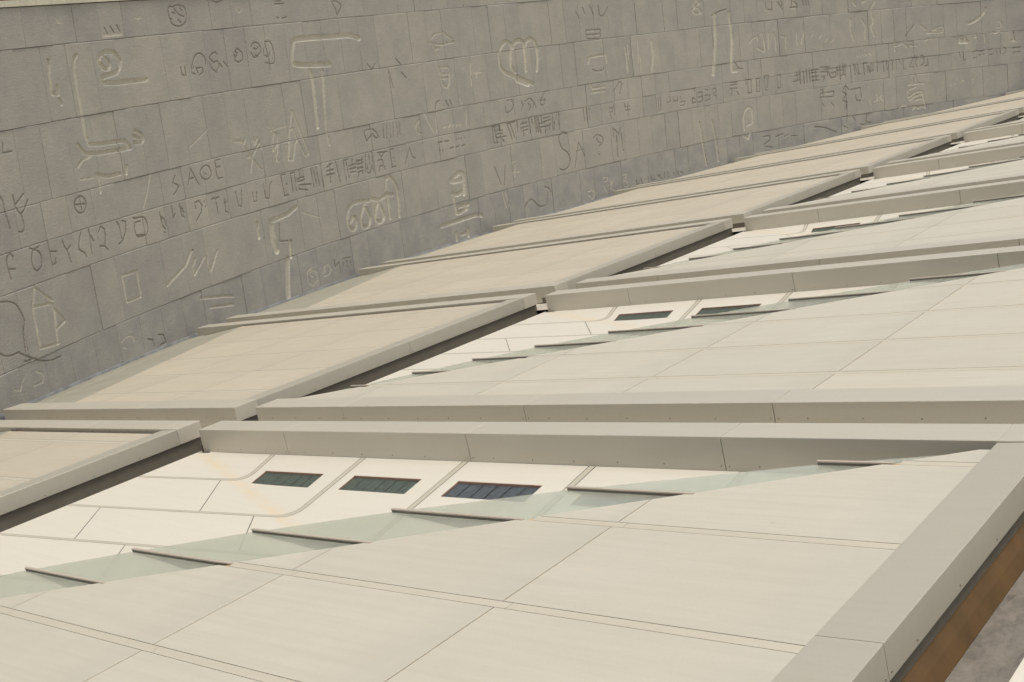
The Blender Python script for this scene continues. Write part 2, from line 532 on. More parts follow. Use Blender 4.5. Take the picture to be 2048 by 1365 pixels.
I_FAR, I_SEA = 6, 18
def pocket_path(x, win=False):
    """centre line of the pocket sheets at strip position x: in from the left edge, round the valley, up to the beam"""
    v0, ut = lerp(S_V0, x), lerp(S_UT, x)
    vc = (v0 + 0.03) / 1.523
    uc = 0.15 - 2.615 * vc
    A0 = np.array((-0.06, v0 - 0.012)); Pc = np.array((uc, vc)); T = np.array((ut, -0.004))
    la, lb = np.linalg.norm(Pc - A0), np.linalg.norm(T - Pc)
    da = (Pc - A0) / max(la, 1e-6); db = (T - Pc) / max(lb, 1e-6)
    rr = min(0.28, 0.45 * la, 0.45 * lb)
    if win and x - int(x) > 0.1:
        rr = min(rr, max(0.015, -0.875 - vc))
    P1, P2 = Pc - da * rr, Pc + db * rr
    pts = []
    k0 = int(min(x, 6.999)); t0 = x - k0
    near = 1.70 + 1.94 * (k0 - 1) + 0.92 * t0
    far = near - 3.0
    tn = min(max((near + 0.06) / (P1[0] + 0.06), 0.30), 0.93)
    tf_ = min(max((far + 0.06) / (P1[0] + 0.06), 0.06), tn - 0.1)
    for i in range(I_FAR):
        pts.append(A0 + (P1 - A0) * (tf_ * i / I_FAR))
    for i in range(I_SEA - I_FAR):
        pts.append(A0 + (P1 - A0) * (tf_ + (tn - tf_) * i / (I_SEA - I_FAR)))
    for i in range(8):
        pts.append(A0 + (P1 - A0) * (tn + (1 - tn) * i / 8))
    for i in range(8):
        t = i / 7
        pts.append(P1 * (1 - t) ** 2 + 2 * Pc * t * (1 - t) + P2 * t * t)
    iw = []
    for vv in (-0.86, -0.68, -0.50, -0.24):
        vv = max(vv, P2[1] + 0.004 * (len(iw) + 1))
        t = (vv - P2[1]) / (T[1] - P2[1])
        iw.append(len(pts))
        pts.append(P2 + (T - P2) * min(t, 0.99))
    pts.append(T)
    return pts, iw, P1, da

def pocket(root):
    NB = 6
    for k in range(0, 7):
        win = 1 <= k <= 5
        # across-bay samples; for window bays two of them are the window's jambs
        ts = [0.0, 0.06, 0.13, 0.25, 0.4, 0.55, 0.68, 0.80, 0.92, 1.0]
        e = 0.056 / (abs(S_UT[k + 1] - S_UT[k]))
        ts = [e + (1 - 2 * e) * t if t in (0.0, 1.0) else t for t in ts]
        cols = [pocket_path(k + min(t, 0.999), win) for t in ts]
        npt = len(cols[0][0])
        # seam across the sheet on the left arm, a little before the valley
        def arm_cut(i):
            pts, iw, P1, da = cols[i]
            return pts
        verts, stain = [], []
        for c in cols:
            for p in c[0]:
                verts.append((p[0], p[1], zP(p[0], p[1])))
                d = (p[0] - (0.15 - 2.615 * p[1])) / math.sqrt(1 + 6.84)      # <0 on the left arm
                along = -p[1]
                s = math.exp(-((d + 0.13) / 0.075) ** 2) * min(1.0, along / 0.3) * 0.85
                s += 0.35 * math.exp(-((d + 0.02) / 0.03) ** 2)
                stain.append(min(1.0, s))
        i_sea, i_far = I_SEA, I_FAR                    # sample rows of the two arm seams
        pieces = {0: [], 1: [], 2: []}
        for a in range(len(ts) - 1):
            for b in range(npt - 1):
                q = [a * npt + b, (a + 1) * npt + b, (a + 1) * npt + b + 1, a * npt + b + 1]
                cx = sum(verts[i][0] for i in q) / 4
                cy = sum(verts[i][1] for i in q) / 4
                if cx > E(cy) + 0.25:
                    continue
                if win and 2 <= a <= 6:
                    iw = cols[a][1]
                    if iw[0] <= b < iw[2] and cy > -0.90:
                        continue
                pieces[0 if b < i_far else (1 if b < i_sea else 2)].append(q)
        groups = [pieces[0], pieces[1], pieces[2]] if k >= 2 else ([pieces[0] + pieces[1], pieces[2]] if k == 1 else [pieces[0] + pieces[1] + pieces[2]])
        for gi, fs in enumerate(groups):
            if not fs:
                continue
            used = sorted({i for q in fs for i in q})
            mp = {i: n for n, i in enumerate(used)}
            vv = [list(verts[i]) for i in used]
            # open the seam: pull the last row of samples back by a few millimetres
            nxt = groups[gi + 1] if gi + 1 < len(groups) else None
            if nxt:
                nx = {i for q in nxt for i in q}
                for i in used:
                    if i in nx:
                        p0 = np.array(verts[i - 1]); p1 = np.array(verts[i])
                        dd = p1 - p0
                        vv[mp[i]] = list(p1 - dd / np.linalg.norm(dd) * 0.014)
            me = mesh("pocket_panel", vv, [tuple(mp[i] for i in q) for q in fs], smooth=True)
            at = me.attributes.new("stain", 'FLOAT', 'POINT')
            at.data.foreach_set('value', [stain[i] for i in used])
            link("pocket_panel", me, root, M['pocket'])
        # joint strip between this bay and the next
        if k < 6:
            w0 = 0.044
            cl = [pocket_path(k + 1 - w0 / (S_UT[k + 1] - S_UT[k]))[0], pocket_path(k + 1 + w0 / (S_UT[k + 2] - S_UT[k + 1]))[0]]
            sv, sf = [], []
            for c in cl:
                for p in c:
                    sv.append((p[0], p[1], zP(p[0], p[1]) + 0.001))
            for b in range(npt - 1):
                q = (b, npt + b, npt + b + 1, b + 1)
                cx = sum(sv[i][0] for i in q) / 4; cy = sum(sv[i][1] for i in q) / 4
                if cx < E(cy) + 0.25:
                    sf.append(q)
            cutp = 19
            for rngs in ((0, cutp), (cutp, 999)):
                fs = [q for q in sf if rngs[0] <= q[0] < rngs[1]]
                if fs:
                    used = sorted({i for q in fs for i in q}); mp = {i: n for n, i in enumerate(used)}
                    vv = [list(sv[i]) for i in used]
                    if rngs[0]:
                        for i in (cutp, npt + cutp):
                            if i in mp:
                                dd = np.array(sv[i + 1]) - np.array(sv[i]); vv[mp[i]] = list(np.array(sv[i]) + dd / np.linalg.norm(dd) * 0.02)
                    link("pocket_strip", mesh("pocket_strip", vv, [tuple(mp[i] for i in q) for q in fs], smooth=True), root, M['strip'])
        # slit window sunk into the sheet
        if win:
            def WP(t, v, dz):
                pts, iw, P1, da = pocket_path(k + t, True)
                a, b = pts[iw[0]], pts[iw[2]]
                f = (v - a[1]) / (b[1] - a[1])
                p = a + (b - a) * f
                return (p[0], p[1], zP(p[0], p[1]) + dz)
            va, vb, t0, t1 = -0.86, -0.50, 0.13, 0.80
            wv, wf = [], []
            ring = [(t0, va), (t1, va), (t1, vb), (t0, vb)]
            for dz in (0.0, -0.026):
                for t, v in ring:
                    wv.append(WP(t, v, dz))
            for i in range(4):
                j = (i + 1) % 4
                wf.append((j, i, 4 + i, 4 + j))
            # a thin folded rim standing just proud of the sheet along the upper side
            r0, r1 = np.array(WP(t0, vb, 0.006)), np.array(WP(t1, vb, 0.006))
            n0 = len(wv)
            wv += [tuple(r0 + (0, -0.004, 0)), tuple(r1 + (0, -0.004, 0)), tuple(r1 + (0, 0.012, 0)), tuple(r0 + (0, 0.012, 0)),
                   tuple(r0 + (0, -0.004, -0.03)), tuple(r1 + (0, -0.004, -0.03)), tuple(r1 + (0, 0.012, -0.008)), tuple(r0 + (0, 0.012, -0.008))]
            wf += [(n0, n0 + 1, n0 + 2, n0 + 3), (n0 + 1, n0, n0 + 4, n0 + 5), (n0 + 3, n0 + 2, n0 + 6, n0 + 7)]
            wo = link("slit_window", mesh("slit_window", wv, wf), root, M['win_frame'])
            npn = 6
            for i in range(npn):
                ta = t0 + (t1 - t0) * i / npn + 0.003
                tb = t0 + (t1 - t0) * (i + 1) / npn - 0.003
                jz = random.uniform(-0.002, 0.002)
                pv = [WP(ta, va + 0.006, -0.021 + jz), WP(tb, va + 0.006, -0.021 - jz), WP(tb, vb - 0.006, -0.021 - jz), WP(ta, vb - 0.006, -0.021 + jz)]
                link("window_pane", mesh("window_pane", pv, [(0, 1, 2, 3)]), wo, M['win_blue'] if k == 3 else M['win_green'])
    # dark tray under the sheets, seen only through the seams
    tv, tf = [], []
    gu = np.linspace(-0.05, 13.4, 40); gv = np.linspace(-8.25, -0.03, 28)
    for u in gu:
        for v in gv:
            tv.append((u, v, zP(u, v) - 0.034))
    for i in range(39):
        for j in range(27):
            if gu[i] < E(gv[j]) + 0.4:
                tf.append((i * 28 + j, (i + 1) * 28 + j, (i + 1) * 28 + j + 1, i * 28 + j + 1))
    link("pocket_tray", mesh("pocket_tray", tv, tf), root, M['gasket'])
    # folded edge along the gutter
    v, f = box(-0.075, -0.056, V_B, -0.004, -0.62, -0.379)
    link("edge_trim", mesh("edge_trim", v, f), root, M['pocket'])

FIN_V = [-0.61, -1.57, -2.44, -3.26, -4.05, -4.81, -5.56, -6.32, -7.10]
FIN_T = [11.54, 9.18, 7.39, 5.93, 4.68, 3.58, 2.72, 1.92, 1.12]

def canopy(root):
    """cantilevered brackets carrying the strip of glass along the eyelid"""
    for v, t in zip(FIN_V, FIN_T):
        r = E(v)
        L = r - t
        th = 0.009
        prof = [(t + 0.02, -0.064), (t + 0.10, -0.075), (t + 0.30 * L, -0.115), (t + 0.62 * L, -0.185), (r + 0.02, -0.25), (r + 0.25, -0.265), (r + 0.25, -0.064)]
        n = len(prof)
        bv = [(u, v - th, z) for u, z in prof] + [(u, v + th, z) for u, z in prof]
        bf = [(i, (i + 1) % n, n + (i + 1) % n, n + i) for i in range(n)] + [tuple(range(n - 1, -1, -1)), tuple(range(n, 2 * n))]
        o = link("bracket", mesh("bracket", bv, bf), root, M['web'])
        cv, cf = box(t, r + 0.06, v - 0.017, v + 0.017, -0.026, PZ + 0.010)
        link("bracket_cap", mesh("bracket_cap", cv, cf), o, M['cap'])
        sv_, sf_ = box(t + 0.006, r + 0.05, v - 0.014, v + 0.014, -0.064, -0.0265)
        link("bracket_rail", mesh("bracket_rail", sv_, sf_), o, M['core'])  # dark paint here stands in for the shade under the cap
    ends_v = [-0.20] + FIN_V + [-7.80]
    ends_t = [E(-0.20) - 0.05] + FIN_T + [E(-7.80) - 0.03]
    zt, zb = -0.052, -0.062
    for i in range(len(ends_v) - 1):
        va, vb = ends_v[i] - (0.019 if i else 0), ends_v[i + 1] + (0.019 if i < len(ends_v) - 2 else 0)
        fa = (va - ends_v[i]) / (ends_v[i + 1] - ends_v[i]); fb = (vb - ends_v[i]) / (ends_v[i + 1] - ends_v[i])
        ta = ends_t[i] + (ends_t[i + 1] - ends_t[i]) * fa
        tb = ends_t[i] + (ends_t[i + 1] - ends_t[i]) * fb
        poly = [(tb, vb), (E(vb) + 0.05, vb), (E(va) + 0.05, va), (ta, va)]
        slab("canopy_pane", root, poly, zt, zt - zb, M['glass'])
    # upright glazing under the eyelid, behind the brackets
    for a, b in zip(ends_v, ends_v[1:]):
        va, vb = a - 0.02, b + 0.02
        ua, ub_ = E(va) + 0.16, E(vb) + 0.16
        za, zb_ = zP(ua, va) - 0.05, zP(ub_, vb) - 0.05
        v = [(ua, va, za), (ub_, vb, zb_), (ub_, vb, -0.06), (ua, va, -0.06)]
        link("clerestory_pane", mesh("clerestory_pane", v, [(0, 1, 2, 3)]), root, M['win_green'])

def place(root, i, n):
    root.matrix_basis = ROOF @ Matrix.Translation((i * DU, n * DV, 0))

def skylight_bay():
    root = bpy.data.objects.new("skylight_bay", None)
    COL.objects.link(root)
    region = [(1, 0, U_RI - 0.002), (0, -1, -(V_BI + 0.006)), (0, 1, -0.19), (-1, 1.645, -(12.26 + 1.645 * 0.60))]
    panels(root, region, UJ, VS, lambda s: E(s) + 0.065, U_RI - 0.004)
    sub = [(-2, -9), (U_RI, -9), (U_RI, 0), (-2, 0)]
    for h in [(1, 0, U_RI), (0, -1, -V_BI), (0, 1, -0.205), (-1, 1.645, -(12.26 + 1.645 * 0.60) - 0.03)]:
        sub = clip(sub, *h)
    slab("panel_backing", root, sub, PZ - 0.0125, 0.05, M['sub'])
    u_beam(root, 0.0, U_R, 0.0, V_T, FZ + 0.06)
    u_beam(root, -0.03, U_R - 0.002, V_B, V_BI, -0.20)
    right_beam(root)
    pocket(root)
    canopy(root)
    return root

ORD = ["nearest", "second", "third", "fourth", "fifth", "sixth"]
BAY_LABEL = [
    "cream skylight bay filling the foreground, with fins, green glass and slit windows fully in view",
    "skylight bay just behind the foreground bay, two slit windows showing above its glass fins",
    "third skylight bay back, one dark slit window showing near its corner",
    "fourth skylight bay back, a narrow white wedge at the right edge of the photo",
    "fifth skylight bay back, a thin sliver at the right edge of the photo",
    "farthest skylight bay, a tiny tip at the upper right edge",
]
G_SKY = "skylight bays stepping back along the right side"
bay0 = skylight_bay()
place(bay0, 0, 0)
tag(bay0, BAY_LABEL[0], "roof bay", G_SKY)
for n in range(1, 6):
    b = copy_tree(bay0, None, ("screw",) if n > 2 else ())
    place(b, 0, n)
    tag(b, BAY_LABEL[n], "roof bay", G_SKY)
b = copy_tree(bay0, None, ("screw",))
place(b, 1, 0)
tag(b, "corner of a cream roof bay beyond the brown-edged gutter, at bottom right", "roof bay", G_SKY)
# the brown strip along the foreground bay's gutter belongs to that bay
v, f = [], []
prof = [(U_R - 0.046, -0.42), (U_R - 0.03, -0.42), (U_R + 0.02, -0.50), (U_R + 0.07, -0.612), (U_R + 0.07, -0.622), (U_R - 0.046, -0.622)]
n_ = len(prof)
v = [(x, -8.9, z) for x, z in prof] + [(x, 0.6, z) for x, z in prof]
f = [(i, (i + 1) % n_, n_ + (i + 1) % n_, n_ + i) for i in range(n_)]
link("gutter_edging", mesh("gutter_edging", v, f), bay0, M['brown'])

# ---- the flat bays against the wall ----------------------------------------
CHORD = {0: (-2.2, -7.0), 1: (-7.55, -11.9), 2: (-11.0, -14.75)}
FLAT_LABEL = [
    "flat panelled roof bay at the left edge, lowest of those against the granite wall",
    "wide flat panelled bay against the wall, second up from the left edge",
    "flat panelled bay against the wall, third up, directly behind the widest one",
    "flat panelled bay against the wall, fourth up from the left edge",
    "flat panelled bay against the wall, fifth up, between two thin grey beams",
    "flat panelled bay against the wall, sixth up, towards the upper right",
    "narrow flat bay against the wall, next to last towards the upper right corner",
    "farthest flat bay, a thin cream sliver under the wall at upper right",
]
def flat_bay(n):
    root = bpy.data.objects.new("flat_roof_bay", None)
    COL.objects.link(root)
    off = n * DV
    u_right = U_R - DU                       # -0.68
    shift = -DU
    lo, hi = V_B, 0.0
    wl_, wh = wall_u(off + lo, -0.3), wall_u(off + hi, -0.3)
    if n in CHORD:
        ca, cb_ = CHORD[n]
    else:
        ca, cb_ = wl_ + 2.2, wh + 2.2
        mid = wall_u(off + (lo + hi) / 2, -0.3) + 2.2
        ca = max(ca, ca + 0.3 * (mid - (ca + cb_) / 2)); cb_ = max(cb_, cb_ + 0.3 * (mid - (ca + cb_) / 2))
    # chord: u = ca + (cb-ca)*(v-lo)/(hi-lo);   keep u >= chord
    k = (cb_ - ca) / (hi - lo)
    fz = -0.055
    region = [(1, 0, U_RI + shift - 0.002), (0, -1, -(V_BI + 0.006)), (0, 1, -0.10), (-1, k, -(ca - k * lo))]
    uj = [x + shift for x in UJ] + [UJ[0] + shift - 2.75, UJ[0] + shift - 5.5]
    uj = sorted(uj)
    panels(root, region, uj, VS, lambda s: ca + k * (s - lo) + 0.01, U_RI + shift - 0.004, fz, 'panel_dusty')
    sub = [(-60, -9), (U_RI + shift, -9), (U_RI + shift, 0), (-60, 0)]
    for h in region:
        sub = clip(sub, *h)
    slab("panel_backing", root, sub, fz - 0.0125, 0.05, M['sub'])
    # beams
    ub0 = wall_u(off + lo, 0.0) + 0.75
    ut0 = wall_u(off + hi, 0.0) + 0.45
    bj = [x + shift for x in BEAM_J] + [BEAM_J[0] + shift - 3.85]
    global BEAM_J_SAVE
    save = list(BEAM_J)
    BEAM_J[:] = sorted(bj)
    u_beam(root, ub0, u_right, V_B, V_BI, -0.20, n < 3)
    u_beam(root, ut0, u_right, 0.0, V_T, -0.05, n < 3)
    BEAM_J[:] = save
    # right-hand beam, built at the module position
    before = set(root.children)
    right_beam(root, n < 3)
    for ch in root.children:
        if ch not in before:
            ch.location = (shift, 0, 0)
    # sloping sheet from the straight panel edge down to the curved wall, in short lengths
    m = 6
    vs_ = np.linspace(V_BI + 0.01, -0.02, m + 1)
    for a, b in zip(vs_, vs_[1:]):
        a2, b2 = a + 0.004, b - 0.004
        ia, ib = ca + k * (a2 - lo) - 0.004, ca + k * (b2 - lo) - 0.004
        oa, ob = wall_u(off + a2, -0.34) - 0.05, wall_u(off + b2, -0.34) - 0.05
        e1 = 0.68
        def mixp(i, o, t, z):
            return i + (o - i) * t, z
        pv = []
        for (i_, o_, vv) in ((ia, oa, a2), (ib, ob, b2)):
            for t, z in ((0, fz - 0.004), (0.06, fz - 0.02), (e1, fz - 0.20), (e1 + 0.03, fz - 0.185), (0.82, fz - 0.20), (1.0, fz - 0.26)):
                pv.append((i_ + (o_ - i_) * t, vv, z))
        pf = [(j + 1, j, 6 + j, 6 + j + 1) for j in range(5)]
        link("wall_flashing_sheet", mesh("wall_flashing_sheet", pv, pf), root, M['flash'])
    v, f = box(wall_u(off + V_T, 0) + 0.1, ub0 - 0.0 if n else ub0, V_T - 0.0, V_T + 0.03, -0.45, -0.10)
    root.matrix_basis = ROOF @ Matrix.Translation((0, off, 0))
    tag(root, FLAT_LABEL[n], "roof bay", "flat roof bays along the granite wall")
    return root

for n in range(8):
    flat_bay(n)

# ---- gutters and the deck beneath -------------------------------------------
def sheet(name, quads, material, kind="structure"):
    vv, ff = [], []
    for q in quads:
        b_ = len(vv); vv += q; ff.append(tuple(range(b_, b_ + len(q))))
    o = link(name, mesh(name, vv, ff), None, material)
    o.matrix_basis = ROOF
    tag(o, kind=kind)
    return o

sheet("roof_gutter", [[(-0.80, -18, -0.62), (0.05, -18, -0.62), (0.05, 68, -0.62), (-0.80, 68, -0.62)]], M['gutter'])
sheet("roof_gutter", [[(U_R - 0.10, -18, -0.62), (DU + 0.02, -18, -0.62), (DU + 0.02, 68, -0.62), (U_R - 0.10, 68, -0.62)]], M['gutter'])
for n in range(-1, 7):
    v0 = n * DV
    sheet("cross_gutter", [[(wall_u(max(v0 + 0.9, -14), -0.6), v0 + V_T - 0.06, -0.42), (30, v0 + V_T - 0.06, -0.42), (30, v0 + 1.30, -0.42), (wall_u(max(v0 + 0.9, -14), -0.6), v0 + 1.30, -0.42)]], M['bounce_tray'])  # unseen floor, set shallow and pale to brighten the fascias by bounce
dk = []
for i in range(64):
    a = 2 * math.pi * i / 64
    x, y = WCX + (WR + 0.2) * math.cos(a), WCY + (WR + 0.2) * math.sin(a)
    dk.append(((x + SB * -1.4) / CB, y, -1.4))
sheet("roof_deck", [dk], M['gutter'])

# ================================================================ THE GRANITE WALL
# Wall coordinates: s along the wall (left to right, metres), h up the wall.  The survey polynomial takes them to the cylinder.
WS = [31.5822, -0.1174, -0.015, 37.2029, -0.2649, -0.0635, -2.7907, 0.0955, 0.0585, -0.7051, -0.017, -0.0118, 0.7518, -0.0284, 0.01, -0.4063, 0.002, -0.0276]
WH = [3.0704, 6.1138, -0.0753, 0.1254, -0.0699, 0.0132, -0.2542, -0.553, 0.0058, -0.2012, 0.25, 0.0038, -0.0075, 0.001, -0.0016, 0.0369, -0.0542, -0.007]
WALL_ORG = np.array((-17.0, 22.0, -2.6))

def wall_pt(s, h, proud=0.0):
    s = np.asarray(s, float); h = np.asarray(h, float)
    sc = np.clip(s, -0.5, 73.5); hc = np.clip(h, -3.2, 9.0)
    a, b = (sc - 36) / 36, (hc - 3) / 6
    S = np.zeros(np.broadcast(a, b).shape); H = np.zeros_like(S)
    q = 0
    for i in range(6):
        for j in range(3):
            t = a ** i * b ** j
            S = S + WS[q] * t; H = H + WH[q] * t; q += 1
    S = S + (s - sc); H = H + (h - hc)
    th = -S / WR - math.radians(156)
    r = WR - proud
    return np.stack([WCX + r * np.cos(th), WCY + r * np.sin(th), H], -1) - WALL_ORG

CAM = np.array((15.9059, -9.9968, 5.7220))
wall = bpy.data.objects.new("granite_wall", None)
COL.objects.link(wall)
wall.location = WALL_ORG
tag(wall, "tall curved grey granite wall carved with letters and signs of many scripts", "wall")

ROWS = [(-3.10, -0.98, 0.76), (-0.98, 1.0, 0.21), (1.0, 2.06, 0.74), (2.06, 3.14, 0.80), (3.14, 5.26, 0.27), (5.26, 7.38, 0.82), (7.38, 8.50, 0.30)]

